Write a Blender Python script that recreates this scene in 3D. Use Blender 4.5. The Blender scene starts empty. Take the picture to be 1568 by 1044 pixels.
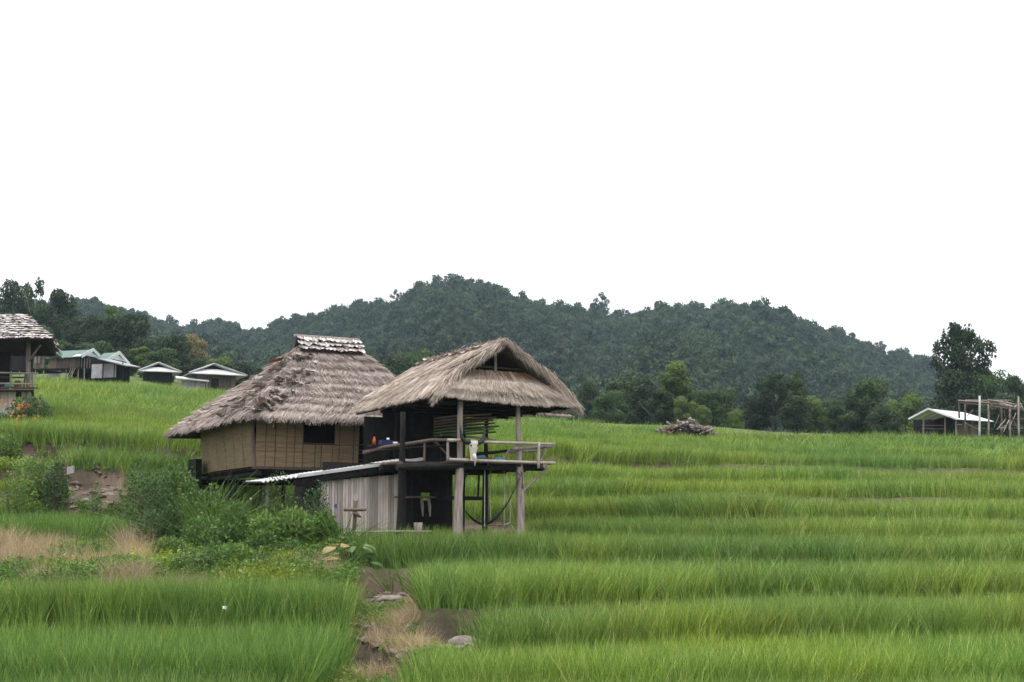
import bpy, math, random
import numpy as np
from mathutils import Vector, Matrix, noise as mnoise

# ------------------------------------------------------------------ camera, sky, sun, exposure
scene = bpy.context.scene
COL = scene.collection
F = 2178.0                      # focal length in photograph pixels (50 mm on 36 mm)
PITCH = math.atan((815 - 522) / F)
cam_d = bpy.data.cameras.new('camera'); cam_d.lens = 50.0; cam_d.sensor_width = 36.0
cam_d.clip_start = 0.1; cam_d.clip_end = 6000
cam = bpy.data.objects.new('camera', cam_d); COL.objects.link(cam)
cam.location = (0, 0, 0); cam.rotation_euler = (math.radians(90) + PITCH, 0, 0)
scene.camera = cam

SUN_EL, SUN_AZ = math.radians(70), math.radians(205)     # azimuth clockwise from +Y: behind the camera, a little to the left
world = bpy.data.worlds.new('World'); scene.world = world; world.use_nodes = True
nt = world.node_tree; nt.nodes.clear()
wo = nt.nodes.new('ShaderNodeOutputWorld'); bg = nt.nodes.new('ShaderNodeBackground')
sky = nt.nodes.new('ShaderNodeTexSky'); sky.sky_type = 'NISHITA'; sky.sun_disc = False
sky.sun_elevation = SUN_EL; sky.sun_rotation = SUN_AZ
cl = nt.nodes.new('ShaderNodeTexNoise'); cl.inputs['Scale'].default_value = 3.1; cl.inputs['Detail'].default_value = 5
tc = nt.nodes.new('ShaderNodeTexCoord')
cr = nt.nodes.new('ShaderNodeValToRGB')
cr.color_ramp.elements[0].position = 0.33; cr.color_ramp.elements[0].color = (8.15, 8.35, 8.6, 1)
cr.color_ramp.elements[1].position = 0.5; cr.color_ramp.elements[1].color = (15.0, 15.0, 15.2, 1)
mx = nt.nodes.new('ShaderNodeMix'); mx.data_type = 'RGBA'; mx.inputs[0].default_value = 0.9
nt.links.new(tc.outputs['Generated'], cl.inputs['Vector'])
nt.links.new(cl.outputs['Fac'], cr.inputs['Fac'])
nt.links.new(sky.outputs['Color'], mx.inputs[6]); nt.links.new(cr.outputs['Color'], mx.inputs[7])
# overcast sky: the cloud deck is about twice as bright overhead as at the horizon
sx = nt.nodes.new('ShaderNodeSeparateXYZ'); nt.links.new(tc.outputs['Generated'], sx.inputs[0])
mr = nt.nodes.new('ShaderNodeMapRange'); mr.inputs['To Min'].default_value = 0.80; mr.inputs['To Max'].default_value = 2.0
nt.links.new(sx.outputs['Z'], mr.inputs['Value'])
gm = nt.nodes.new('ShaderNodeVectorMath'); gm.operation = 'SCALE'
nt.links.new(mx.outputs[2], gm.inputs[0]); nt.links.new(mr.outputs[0], gm.inputs['Scale'])
nt.links.new(gm.outputs[0], bg.inputs['Color']); bg.inputs['Strength'].default_value = 0.10
nt.links.new(bg.outputs[0], wo.inputs['Surface'])

sun_d = bpy.data.lights.new('sun', 'SUN'); sun_d.energy = 1.5; sun_d.angle = math.radians(12); sun_d.color = (1, 0.96, 0.9)
sun = bpy.data.objects.new('sun', sun_d); COL.objects.link(sun)
sdir = Vector((math.sin(SUN_AZ) * math.cos(SUN_EL), math.cos(SUN_AZ) * math.cos(SUN_EL), math.sin(SUN_EL)))
sun.rotation_euler = sdir.to_track_quat('Z', 'Y').to_euler(); sun.location = (0, -20, 60)

vs = scene.view_settings
vs.view_transform = 'Standard'; vs.look = 'None'; vs.exposure = 0.12; vs.gamma = 1.0; vs.use_curve_mapping = False
scene.render.engine = 'CYCLES'
scene.cycles.max_bounces = 5; scene.cycles.diffuse_bounces = 3; scene.cycles.glossy_bounces = 2
scene.cycles.transmission_bounces = 3; scene.cycles.transparent_max_bounces = 6; scene.cycles.volume_bounces = 1
scene.cycles.use_denoising = True; scene.cycles.denoising_input_passes = 'RGB_ALBEDO_NORMAL'; scene.cycles.denoising_prefilter = 'NONE'

rng = np.random.default_rng(7)
random.seed(7)

# ------------------------------------------------------------------ helpers
def P(px, py, Y):
    """world point at forward distance Y seen at photograph pixel (px, py)"""
    cx, cy = (px - 784) / F, (522 - py) / F
    d = Vector((cx, math.cos(PITCH) - cy * math.sin(PITCH), math.sin(PITCH) + cy * math.cos(PITCH)))
    return d * (Y / d.y)

def tag(o, label=None, cat=None, group=None, kind=None):
    if label: o['label'] = label
    if cat: o['category'] = cat
    if group: o['group'] = group
    if kind: o['kind'] = kind
    return o

def empty(name, loc, label=None, cat=None, group=None):
    o = bpy.data.objects.new(name, None); COL.objects.link(o); o.location = loc
    o.empty_display_size = 0.3
    return tag(o, label, cat, group)

def link(name, me, parent=None, loc=(0, 0, 0)):
    o = bpy.data.objects.new(name, me); COL.objects.link(o); o.location = loc
    if parent: o.parent = parent
    return o

def np_mesh(name, V, Q, mat, v=None, smooth=False):
    """mesh from an (N,3) array and an (M,4) or (M,3) index array; v is a per-vertex shade number"""
    V = np.asarray(V, dtype=np.float32); Q = np.asarray(Q, dtype=np.int32)
    me = bpy.data.meshes.new(name)
    n, k = Q.shape
    me.vertices.add(len(V)); me.vertices.foreach_set('co', V.ravel())
    me.loops.add(n * k); me.loops.foreach_set('vertex_index', Q.ravel())
    me.polygons.add(n); me.polygons.foreach_set('loop_start', np.arange(0, n * k, k, dtype=np.int32))
    me.polygons.foreach_set('loop_total', np.full(n, k, dtype=np.int32))
    if smooth: me.polygons.foreach_set('use_smooth', np.ones(n, dtype=bool))
    me.update(calc_edges=True); me.validate()
    if v is not None:
        a = me.attributes.new('v', 'FLOAT', 'POINT'); a.data.foreach_set('value', np.asarray(v, dtype=np.float32))
    me.materials.append(mat)
    return me

class MB:
    """collects polygons; build() links them as ONE mesh object"""
    def __init__(s): s.V = []; s.F = []; s.v = []
    def add(s, vs, fs, v=None):
        b = len(s.V); s.V += [tuple(p) for p in vs]; s.F += [tuple(i + b for i in f) for f in fs]
        s.v += [random.random() if v is None else v] * len(vs)
    def quadbox(s, c8, v=None):
        s.add(c8, [(0, 3, 2, 1), (4, 5, 6, 7), (0, 1, 5, 4), (1, 2, 6, 5), (2, 3, 7, 6), (3, 0, 4, 7)], v)
    def bar(s, p, q, w, h, up=(0, 0, 1), v=None):
        p, q = Vector(p), Vector(q); d = (q - p).normalized(); up = Vector(up)
        sd = d.cross(up)
        if sd.length < 1e-3: sd = d.cross(Vector((1, 0, 0)))
        sd.normalize(); u = sd.cross(d).normalized()
        c = []
        for e in (p, q):
            for a, b in ((-1, -1), (1, -1), (1, 1), (-1, 1)): c.append(e + sd * (a * w / 2) + u * (b * h / 2))
        s.quadbox(c, v)
    def tube(s, pts, rs, n=8, v=None, cap=True):
        pts = [Vector(p) for p in pts]
        if not hasattr(rs, '__len__'): rs = [rs] * len(pts)
        ring = []; ref = None
        for i, p in enumerate(pts):
            d = (pts[min(i + 1, len(pts) - 1)] - pts[max(i - 1, 0)]).normalized()
            if ref is None: ref = d.orthogonal()
            a = (ref - d * ref.dot(d)).normalized(); ref = a; b = d.cross(a)
            ring.append([p + (a * math.cos(2 * math.pi * k / n) + b * math.sin(2 * math.pi * k / n)) * rs[i] for k in range(n)])
        vs = [q for r in ring for q in r]
        fs = [(i * n + k, i * n + (k + 1) % n, (i + 1) * n + (k + 1) % n, (i + 1) * n + k) for i in range(len(pts) - 1) for k in range(n)]
        if cap: fs += [tuple(range(n - 1, -1, -1)), tuple((len(pts) - 1) * n + k for k in range(n))]
        s.add(vs, fs, v)
    def log(s, p, q, r, r2=None, wob=0.0, seg=5, n=8, v=None):
        p, q = Vector(p), Vector(q); r2 = r if r2 is None else r2
        pts = []; rs = []
        for i in range(seg + 1):
            t = i / seg; w = wob if 0 < i < seg else wob * .3
            pts.append(p.lerp(q, t) + Vector((random.uniform(-w, w), random.uniform(-w, w), random.uniform(-w, w))))
            rs.append((r + (r2 - r) * t) * random.uniform(.94, 1.06))
        s.tube(pts, rs, n, v)
    def mesh(s, name, mat, off=Vector((0, 0, 0)), smooth=False):
        me = bpy.data.meshes.new(name)
        me.from_pydata([tuple(Vector(p) - off) for p in s.V], [], s.F); me.update()
        a = me.attributes.new('v', 'FLOAT', 'POINT'); a.data.foreach_set('value', np.array(s.v, dtype=np.float32))
        if smooth: me.polygons.foreach_set('use_smooth', np.ones(len(me.polygons), dtype=bool))
        me.materials.append(mat); return me
    def build(s, name, mat, parent=None, smooth=False):
        """vertices are given in world coordinates; the object sits at its parent's (or parent's parent's) origin"""
        off = Vector((0, 0, 0)); q = parent
        while q is not None: off = off + q.location; q = q.parent
        if parent is None:
            off = Vector(np.mean(np.array(s.V), axis=0)); off.z = min(p[2] for p in s.V)
            return link(name, s.mesh(name, mat, off, smooth), None, off)
        return link(name, s.mesh(name, mat, off, smooth), parent)

def unit(a): return a / np.maximum(np.linalg.norm(a, axis=-1, keepdims=True), 1e-9)

def ribbons(p0, d, L, w, side, bend, seg=3, tip=.15, v=None):
    """N curved ribbons: start p0, direction d, length L, width w, width axis side, end displacement bend (quadratic)"""
    n = len(p0); L = np.broadcast_to(L, n)[:, None]; w = np.broadcast_to(w, n)[:, None]
    vs = []
    for i in range(seg + 1):
        t = i / seg
        c = p0 + d * L * t + bend * (t * t)
        ww = w * (1 - (1 - tip) * t ** 1.6) * .5
        vs += [c - side * ww, c + side * ww]
    V = np.stack(vs, 1).reshape(-1, 3)
    base = (np.arange(n) * (2 * (seg + 1)))[:, None]
    Q = np.concatenate([base + np.array([[2 * i, 2 * i + 1, 2 * i + 3, 2 * i + 2]]) for i in range(seg)], 0)
    vv = None if v is None else np.repeat(v, 2 * (seg + 1))
    return V, Q, vv

def leaves(c, d, s, L, w, v=None):
    """N rhombic leaves: base point c, along d, across s"""
    L = np.broadcast_to(L, len(c))[:, None]; w = np.broadcast_to(w, len(c))[:, None]
    m = c + d * L * .45
    V = np.stack([c, m + s * w * .5, c + d * L, m - s * w * .5], 1).reshape(-1, 3)
    Q = (np.arange(len(c)) * 4)[:, None] + np.array([[0, 1, 2, 3]])
    return V, Q, None if v is None else np.repeat(v, 4)

def join(parts):
    V = []; Q = []; v = []; b = 0
    for p in parts:
        V.append(p[0]); Q.append(p[1] + b); v.append(p[2]); b += len(p[0])
    return np.concatenate(V), np.concatenate(Q), np.concatenate(v)

def rdir(n, r=None):
    r = r or rng
    return unit(r.normal(size=(n, 3)))

# value noise on numpy arrays
_tab = rng.random((64, 64))
def vnoise(x, y):
    xi = np.floor(x).astype(int); yi = np.floor(y).astype(int); fx = x - xi; fy = y - yi
    fx = fx * fx * (3 - 2 * fx); fy = fy * fy * (3 - 2 * fy)
    a = _tab[xi % 64, yi % 64]; b = _tab[(xi + 1) % 64, yi % 64]; c = _tab[xi % 64, (yi + 1) % 64]; d = _tab[(xi + 1) % 64, (yi + 1) % 64]
    return (a * (1 - fx) + b * fx) * (1 - fy) + (c * (1 - fx) + d * fx) * fy
def fbm(x, y, o=3):
    s = 0; a = .5
    for i in range(o): s = s + a * vnoise(x * 2 ** i + 17 * i, y * 2 ** i + 31 * i); a *= .5
    return s / (1 - .5 ** o)

# ------------------------------------------------------------------ materials
def nodes_of(name):
    m = bpy.data.materials.new(name); m.use_nodes = True; t = m.node_tree
    b = t.nodes['Principled BSDF']; return m, t, b

def ramp(t, fac, cols):
    r = t.nodes.new('ShaderNodeValToRGB'); e = r.color_ramp.elements
    while len(e) < len(cols): e.new(.5)
    for i, (p, c) in enumerate(cols): e[i].position = p; e[i].color = (*c, 1)
    t.links.new(fac, r.inputs['Fac']); return r.outputs['Color']

def tnoise(t, scale, detail=3, vec=None, stretch=None, coord='Object'):
    c = t.nodes.new('ShaderNodeTexCoord'); n = t.nodes.new('ShaderNodeTexNoise')
    n.inputs['Scale'].default_value = scale; n.inputs['Detail'].default_value = detail
    src = c.outputs[coord]
    if coord == 'World':
        pass
    if stretch:
        mp = t.nodes.new('ShaderNodeMapping'); mp.inputs['Scale'].default_value = stretch
        t.links.new(src, mp.inputs['Vector']); src = mp.outputs['Vector']
    t.links.new(src, n.inputs['Vector']); return n.outputs['Fac']

def mixc(t, fac, a, b, mode='MIX'):
    m = t.nodes.new('ShaderNodeMix'); m.data_type = 'RGBA'; m.blend_type = mode
    if isinstance(fac, float): m.inputs[0].default_value = fac
    else: t.links.new(fac, m.inputs[0])
    for i, x in ((6, a), (7, b)):
        if isinstance(x, tuple): m.inputs[i].default_value = (*x, 1)
        else: t.links.new(x, m.inputs[i])
    return m.outputs[2]

def attr(t, name, typ='GEOMETRY'):
    a = t.nodes.new('ShaderNodeAttribute'); a.attribute_name = name; a.attribute_type = typ; return a.outputs['Fac']

def surf(name, c1, c2, scale=3, rough=.85, bump=.15, bscale=None, stretch=None, vmix=0.0, metal=0, spec=.25, dirt=None):
    """general rough surface: two colours by noise, optional per-piece shade, bump"""
    m, t, b = nodes_of(name)
    n = tnoise(t, scale, 5, stretch=stretch)
    col = ramp(t, n, [(.3, c1), (.7, c2)])
    if vmix:
        vv = attr(t, 'v'); k = ramp(t, vv, [(0, (1 - vmix,) * 3), (1, (1 + vmix * .6,) * 3)])
        col = mixc(t, 1.0, col, k, 'MULTIPLY')
    if dirt:
        n2 = tnoise(t, scale * .35, 4); col = mixc(t, ramp(t, n2, [(.45, (0, 0, 0)), (.65, (1, 1, 1))]), col, dirt)
    t.links.new(col, b.inputs['Base Color'])
    b.inputs['Roughness'].default_value = rough; b.inputs['Metallic'].default_value = metal
    b.inputs['Specular IOR Level'].default_value = spec
    if bump:
        bp = t.nodes.new('ShaderNodeBump'); bp.inputs['Strength'].default_value = bump; bp.inputs['Distance'].default_value = .03
        t.links.new(tnoise(t, bscale or scale * 4, 5, stretch=stretch), bp.inputs['Height']); t.links.new(bp.outputs[0], b.inputs['Normal'])
    return m

def leafmat(name, cols, transl=.35, spec=.25, rough=.5, tint=False, wscale=None, wcols=None, wfac=.5):
    """foliage: per-leaf shade v through a ramp, optional per-instance tint, optional world-position patches"""
    m, t, b = nodes_of(name)
    vv = attr(t, 'v')
    n = len(cols); col = ramp(t, vv, [(i / (n - 1), c) for i, c in enumerate(cols)])
    if tint:
        k = ramp(t, attr(t, 'tint', 'INSTANCER'), [(0, (.62, .66, .72)), (.5, (1, 1, 1)), (1, (1.25, 1.27, .98))])
        col = mixc(t, 1.0, col, k, 'MULTIPLY')
    if wscale:
        g = t.nodes.new('ShaderNodeNewGeometry'); nz = t.nodes.new('ShaderNodeTexNoise'); nz.inputs['Scale'].default_value = wscale
        nz.inputs['Detail'].default_value = 4
        t.links.new(g.outputs['Position'], nz.inputs['Vector'])
        col = mixc(t, wfac, col, mixc(t, 1.0, col, ramp(t, nz.outputs['Fac'], [(.35, wcols[0]), (.5, wcols[1]), (.65, wcols[2])]), 'MULTIPLY'))
    t.links.new(col, b.inputs['Base Color']); b.inputs['Roughness'].default_value = rough
    b.inputs['Specular IOR Level'].default_value = spec
    tr = t.nodes.new('ShaderNodeBsdfTranslucent'); t.links.new(col, tr.inputs['Color'])
    ms = t.nodes.new('ShaderNodeMixShader'); ms.inputs[0].default_value = transl
    t.links.new(b.outputs[0], ms.inputs[1]); t.links.new(tr.outputs[0], ms.inputs[2])
    t.links.new(ms.outputs[0], t.nodes['Material Output'].inputs['Surface'])
    return m

M = {}
M['thatch_grey'] = leafmat('grey_thatch', [(.12, .092, .080), (.275, .225, .198), (.395, .335, .30), (.58, .51, .465)], 0, .1, .9)
M['thatch_tan'] = leafmat('tan_thatch', [(.15, .115, .095), (.345, .28, .232), (.475, .405, .345), (.68, .61, .54)], 0, .1, .9)
M['thatch_warm'] = leafmat('warm_inner_straw', [(.16, .085, .04), (.30, .17, .085), (.42, .26, .14), (.52, .36, .22)], 0, .1, .9)
M['thatch_bed'] = surf('old_shaded_thatch_bed', (.035, .028, .023), (.075, .06, .05), 12, bump=.6, stretch=(1, 1, 6))  # bed darkened: the shade under the roofs is put into its colour
M['thatch_under'] = surf('thatch_underside_shade', (.03, .024, .02), (.06, .048, .04), 10)  # dark straw colour standing in for the shade below the roof
M['dead_leaf'] = surf('dry_leaf_shingle', (.22, .17, .15), (.42, .36, .34), 6, vmix=.45, bump=.3)
M['pale_leaf'] = surf('bleached_leaf_shingle', (.40, .35, .33), (.58, .53, .50), 6, vmix=.4, bump=.3)
M['rust_leaf'] = surf('rust_red_leaf', (.25, .07, .04), (.35, .12, .07), 6)
M['bamboo_mat'] = surf('woven_bamboo_wall', (.26, .185, .108), (.38, .28, .17), 5, vmix=.12, bump=.5, bscale=60, stretch=(.4, .4, 5))
M['bamboo_mat_old'] = surf('olive_bamboo_wall', (.17, .135, .075), (.26, .205, .12), 5, vmix=.10, bump=.5, bscale=60, stretch=(.4, .4, 5))
M['bamboo_grey'] = surf('weathered_bamboo', (.34, .29, .26), (.52, .46, .42), 3, vmix=.42, bump=.2, stretch=(6, 6, .6))
M['pole_pale'] = surf('pale_bamboo_pole', (.26, .225, .20), (.40, .355, .32), 6, vmix=.2, bump=.2)
M['post'] = surf('weathered_post_wood', (.16, .13, .115), (.34, .29, .265), 3, vmix=.25, bump=.5, stretch=(5, 5, .7))
M['wood_dark'] = surf('shade_dark_wood', (.005, .004, .0035), (.016, .013, .011), 5, vmix=.4, bump=.4)  # dark wood blackened further, so interior shade sits in the colour
M['wood_brown'] = surf('old_brown_boards', (.09, .065, .055), (.17, .125, .105), 4, vmix=.4, bump=.3, stretch=(6, 6, .7))
M['metal_sheet'] = surf('corrugated_sheet', (.34, .34, .345), (.55, .55, .555), 1.5, rough=.5, bump=.05, dirt=(.38, .36, .34))
M['metal_white'] = surf('white_metal_sheet', (.42, .43, .445), (.66, .67, .69), .8, rough=.5, bump=.05)
M['metal_green'] = surf('green_metal_sheet', (.065, .125, .10), (.10, .17, .135), 1.0, rough=.5, bump=.05)
M['metal_grey'] = surf('grey_metal_sheet', (.22, .23, .24), (.34, .35, .37), .8, rough=.6, bump=.05, dirt=(.16, .15, .15))
M['tarp_white'] = surf('whitewashed_board', (.20, .20, .205), (.34, .34, .345), 2, vmix=.4)
M['bone'] = surf('sun_bleached_bone', (.45, .40, .34), (.66, .61, .54), 14, bump=.3)
M['horn'] = surf('black_horn', (.012, .011, .011), (.03, .028, .028), 10, rough=.45)
M['black'] = surf('cavity_shade_black', (.004, .004, .004), (.008, .007, .007), 5, bump=0)  # shade inside openings and sockets, painted as a near-black colour
M['cloth_blue'] = surf('teal_cloth', (.07, .25, .30), (.12, .36, .42), 12, bump=.4)
M['plastic_navy'] = surf('navy_plastic', (.01, .015, .06), (.02, .025, .10), 4, rough=.5, bump=0)
M['plastic_red'] = surf('red_plastic', (.40, .05, .03), (.45, .08, .04), 4, rough=.5, bump=0)
M['enamel'] = surf('white_enamel', (.70, .72, .74), (.80, .82, .84), 4, rough=.35, bump=0, spec=.5)
M['rope'] = surf('pale_rope', (.36, .34, .31), (.48, .46, .42), 20)
M['net'] = surf('dark_hammock_cloth', (.015, .022, .020), (.03, .04, .035), 20)
M['wicker'] = surf('reddish_wicker', (.10, .05, .04), (.18, .09, .07), 30, bump=.5)
M['rock'] = surf('pale_field_stone', (.14, .115, .10), (.27, .23, .205), 5, bump=1.0, bscale=14)
M['cardboard'] = surf('grey_white_sack', (.26, .26, .27), (.36, .36, .37), 8)
M['bark'] = surf('grey_bark', (.045, .038, .032), (.09, .08, .068), 6, bump=.5, stretch=(3, 3, .6))
M['bark_pale'] = surf('pale_bark', (.10, .09, .08), (.17, .15, .13), 6, bump=.5, stretch=(3, 3, .6))

WC = ((.60, .80, .70), (1, 1, 1), (1.55, 1.25, .75))
M['rice'] = leafmat('rice_blades', [(.065, .125, .022), (.14, .23, .036), (.25, .35, .06), (.48, .53, .18)], .18, .30, .45, True, .10, ((.70, .86, .98), (1, 1, 1), (1.18, 1.08, .85)), .9)
M['rice_deep'] = leafmat('deep_green_rice_blades', [(.045, .10, .018), (.095, .19, .032), (.17, .285, .048), (.38, .47, .14)], .18, .30, .45, True, .12, ((.82, .93, .85), (1, 1, 1), (1.3, 1.12, .85)), .9)
M['dry'] = leafmat('dry_grass_stems', [(.20, .145, .085), (.34, .26, .165), (.46, .37, .25), (.58, .50, .36)], .25, .1, .8, True)
M['weed'] = leafmat('weed_leaves', [(.06, .11, .02), (.11, .18, .035), (.17, .25, .05), (.26, .33, .10)], .35, .25, .5, True, .5, WC, .8)
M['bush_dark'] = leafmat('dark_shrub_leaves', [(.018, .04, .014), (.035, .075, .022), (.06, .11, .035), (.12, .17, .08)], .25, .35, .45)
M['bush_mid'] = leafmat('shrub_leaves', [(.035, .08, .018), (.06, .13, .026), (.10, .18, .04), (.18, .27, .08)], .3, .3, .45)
M['bush_lime'] = leafmat('bright_shrub_leaves', [(.045, .095, .018), (.08, .15, .028), (.13, .22, .042), (.22, .31, .09)], .35, .3, .45)
M['taro'] = leafmat('broad_plant_leaves', [(.06, .12, .03), (.10, .18, .05), (.16, .24, .09), (.32, .22, .08)], .3, .4, .4)
M['orange'] = leafmat('orange_petals', [(.55, .18, .03), (.65, .28, .04)], .2)
M['purple'] = leafmat('purple_petals', [(.16, .06, .40), (.24, .10, .50)], .2)
M['white_petal'] = leafmat('white_petals', [(.75, .75, .75), (.85, .85, .85)], .2)
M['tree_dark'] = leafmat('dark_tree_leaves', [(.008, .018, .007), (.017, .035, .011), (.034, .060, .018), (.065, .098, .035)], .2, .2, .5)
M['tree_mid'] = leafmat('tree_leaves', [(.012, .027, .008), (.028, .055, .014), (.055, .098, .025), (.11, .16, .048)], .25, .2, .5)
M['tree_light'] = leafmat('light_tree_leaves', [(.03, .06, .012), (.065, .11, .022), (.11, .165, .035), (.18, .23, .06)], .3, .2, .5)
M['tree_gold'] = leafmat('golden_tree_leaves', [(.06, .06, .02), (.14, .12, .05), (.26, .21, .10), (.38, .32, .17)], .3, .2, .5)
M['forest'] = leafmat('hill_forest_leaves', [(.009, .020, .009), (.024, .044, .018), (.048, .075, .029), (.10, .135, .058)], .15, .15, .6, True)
M['soil'] = surf('bare_soil', (.12, .092, .072), (.23, .185, .15), 2, bump=.5, bscale=9)
M['hill_ground'] = surf('forest_floor', (.02, .03, .012), (.035, .045, .02), .05)

def ground_mat():
    m, t, b = nodes_of('terrace_ground')
    n = tnoise(t, .9, 6); soil = ramp(t, n, [(.3, (.045, .034, .025)), (.7, (.14, .105, .08))])
    n2 = tnoise(t, .5, 5); grass = ramp(t, n2, [(.35, (.06, .10, .022)), (.65, (.12, .14, .045))])
    g = attr(t, 'v')
    col = mixc(t, g, soil, grass)
    t.links.new(col, b.inputs['Base Color']); b.inputs['Roughness'].default_value = .95; b.inputs['Specular IOR Level'].default_value = .1
    bp = t.nodes.new('ShaderNodeBump'); bp.inputs['Strength'].default_value = 1.0; bp.inputs['Distance'].default_value = .15
    t.links.new(tnoise(t, 3.5, 8), bp.inputs['Height']); t.links.new(bp.outputs[0], b.inputs['Normal'])
    return m
M['ground'] = ground_mat()

# ------------------------------------------------------------------ terrain
H_RICE = .95
HAZE = 1.5e-4
T = [-3.6, -3.0, -2.6, -2.18, -1.81, -1.26, -.57, .04, .56, 1.39, 2.27, 3.0, 4.25, 5.0, 5.7, 6.4, 7.1, 7.8, 8.5, 9.2, 9.9, 10.6, 11.3, 12.0, 12.7, 13.3]
K0 = -3
ZL = np.array(T) - H_RICE
# forward distances of the terrace fronts, per column (column = bearing); level numbers from -2
COLS = {
 -300: {-2: 9, -1: 13, 0: 17, 1: 24, 2: 29.6, 3: 29.9, 4: 38.2, 5: 38.9, 6: 45, 7: 46.4, 8: 48, 9: 51, 10: 58, 11: 63, 12: 67, 13: 71, 14: 75, 15: 79, 16: 83, 17: 88, 18: 94, 19: 100, 20: 106, 21: 112, 22: 119},
 100: {-2: 9, -1: 13, 0: 17, 1: 24, 2: 29.6, 3: 29.9, 4: 38.2, 5: 38.9, 6: 45, 7: 46.4, 8: 48, 9: 52, 10: 60, 11: 66, 12: 71, 13: 76, 14: 81, 15: 86, 16: 91, 17: 96, 18: 101, 19: 106, 20: 111, 21: 116, 22: 121},
 250: {-2: 9, -1: 13, 0: 17, 1: 24, 2: 29.6, 3: 29.9, 4: 38.4, 5: 41, 6: 45.5, 7: 47.5, 8: 49.5, 9: 55, 10: 62, 11: 68, 12: 73, 13: 78, 14: 83, 15: 88, 16: 93, 17: 98, 18: 103, 19: 108, 20: 114, 21: 120, 22: 160},
 450: {-2: 9, -1: 13, 0: 17, 1: 24, 2: 29.6, 3: 29.9, 4: 38.6, 5: 45, 6: 50, 7: 54, 8: 58, 9: 62, 10: 67, 11: 72, 12: 77, 13: 82, 14: 87, 15: 92, 16: 97, 17: 103, 18: 109, 19: 115, 20: 165, 21: 175, 22: 185},
 560: {-2: 9, -1: 13, 0: 17, 1: 24, 2: 29.4, 3: 29.9, 4: 36.6, 5: 45, 6: 50, 7: 54, 8: 58, 9: 62, 10: 67, 11: 72, 12: 77, 13: 82, 14: 87, 15: 92, 16: 98, 17: 104, 18: 110, 19: 160, 20: 170, 21: 180, 22: 190},
 655: {-2: 9, -1: 13, 0: 17, 1: 23.5, 2: 26, 3: 28.8, 4: 36.5, 5: 44.5, 6: 49.5, 7: 54, 8: 58, 9: 62, 10: 68, 11: 73, 12: 78, 13: 83, 14: 88, 15: 94, 16: 100, 17: 155, 18: 165, 19: 175, 20: 185, 21: 195, 22: 205},
 850: {-2: 9, -1: 13, 0: 17, 1: 23.7, 2: 26.6, 3: 29.6, 4: 37.5, 5: 44, 6: 49, 7: 54, 8: 58, 9: 62.5, 10: 69, 11: 75, 12: 81, 13: 87, 14: 95, 15: 150, 16: 160, 17: 170, 18: 180, 19: 190, 20: 200, 21: 210, 22: 220},
 1100: {-2: 9, -1: 13, 0: 17, 1: 24, 2: 28, 3: 33, 4: 38.5, 5: 44, 6: 49, 7: 55, 8: 61, 9: 67, 10: 75, 11: 81, 12: 87, 13: 93, 14: 150, 15: 165, 16: 175, 17: 185, 18: 195, 19: 205, 20: 215, 21: 225, 22: 235},
 1350: {-2: 9, -1: 13, 0: 17, 1: 24.4, 2: 29, 3: 34, 4: 39, 5: 44, 6: 49.5, 7: 56, 8: 63, 9: 72, 10: 78, 11: 84, 12: 90, 13: 150, 14: 165, 15: 180, 16: 195, 17: 205, 18: 215, 19: 225, 20: 235, 21: 245, 22: 255},
 1568: {-2: 9, -1: 13, 0: 17, 1: 25, 2: 30.3, 3: 35, 4: 38.5, 5: 44, 6: 50, 7: 58, 8: 66, 9: 78, 10: 83, 11: 88, 12: 93, 13: 170, 14: 185, 15: 200, 16: 215, 17: 225, 18: 235, 19: 245, 20: 255, 21: 265, 22: 275},
 1900: {-2: 9, -1: 13, 0: 17, 1: 25, 2: 30.3, 3: 35, 4: 38.5, 5: 45, 6: 52, 7: 60, 8: 68, 9: 82, 10: 88, 11: 94, 12: 100, 13: 190, 14: 205, 15: 220, 16: 235, 17: 245, 18: 255, 19: 265, 20: 275, 21: 285, 22: 295},
}
_cp = np.array(sorted(COLS)); _ct = np.array([[COLS[p][k] for k in range(-2, 23)] for p in _cp], dtype=float)

def fronts(px):
    """(N,25) front distances for bearings px"""
    out = np.empty((len(px), _ct.shape[1]))
    for j in range(_ct.shape[1]): out[:, j] = np.interp(px, _cp, _ct[:, j])
    return out

def qlevel(px, Y):
    """continuous terrace index"""
    px = np.asarray(px, float); Y = np.asarray(Y, float)
    w = (fbm(px * Y / F * .14 + 9, Y * .05) - .5) * np.interp(Y, [20, 35, 60, 110], [2.2, 4.0, 6.0, 8.0])
    w = w + (fbm(px * Y / F * .06 + 29, Y * .09 + 4) - .5) * np.interp(px, [900, 1100], [0, 14.0]) * np.interp(Y, [38, 46, 60, 65], [0, 1, 1, 0])
    w = w * np.where(Y < 60, np.interp(px, [700, 900], [.10, 1]), 1)
    fr = fronts(px); q = np.full(len(px), -3.0); yy = Y + w
    for j in range(fr.shape[1]):
        lo = fr[:, j]; hi = fr[:, j + 1] if j + 1 < fr.shape[1] else fr[:, j] + 30
        s = yy >= lo
        q = np.where(s, -2 + j + np.clip((yy - lo) / (hi - lo), 0, .9999), q)
    # distance in metres to the next front, for risers
    nxt = np.take_along_axis(np.concatenate([fr, fr[:, -1:] + 30], 1), (np.floor(q).astype(int) + 3)[:, None], 1)[:, 0]
    cur = np.take_along_axis(np.concatenate([fr[:, :1] - 5, fr], 1), (np.floor(q).astype(int) + 3)[:, None], 1)[:, 0]
    return q, nxt - yy, yy - cur

def lerp_clip(x, a, b): return np.clip((x - a) / (b - a), 0, 1)
def sm(x): return x * x * (3 - 2 * x)

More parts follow.
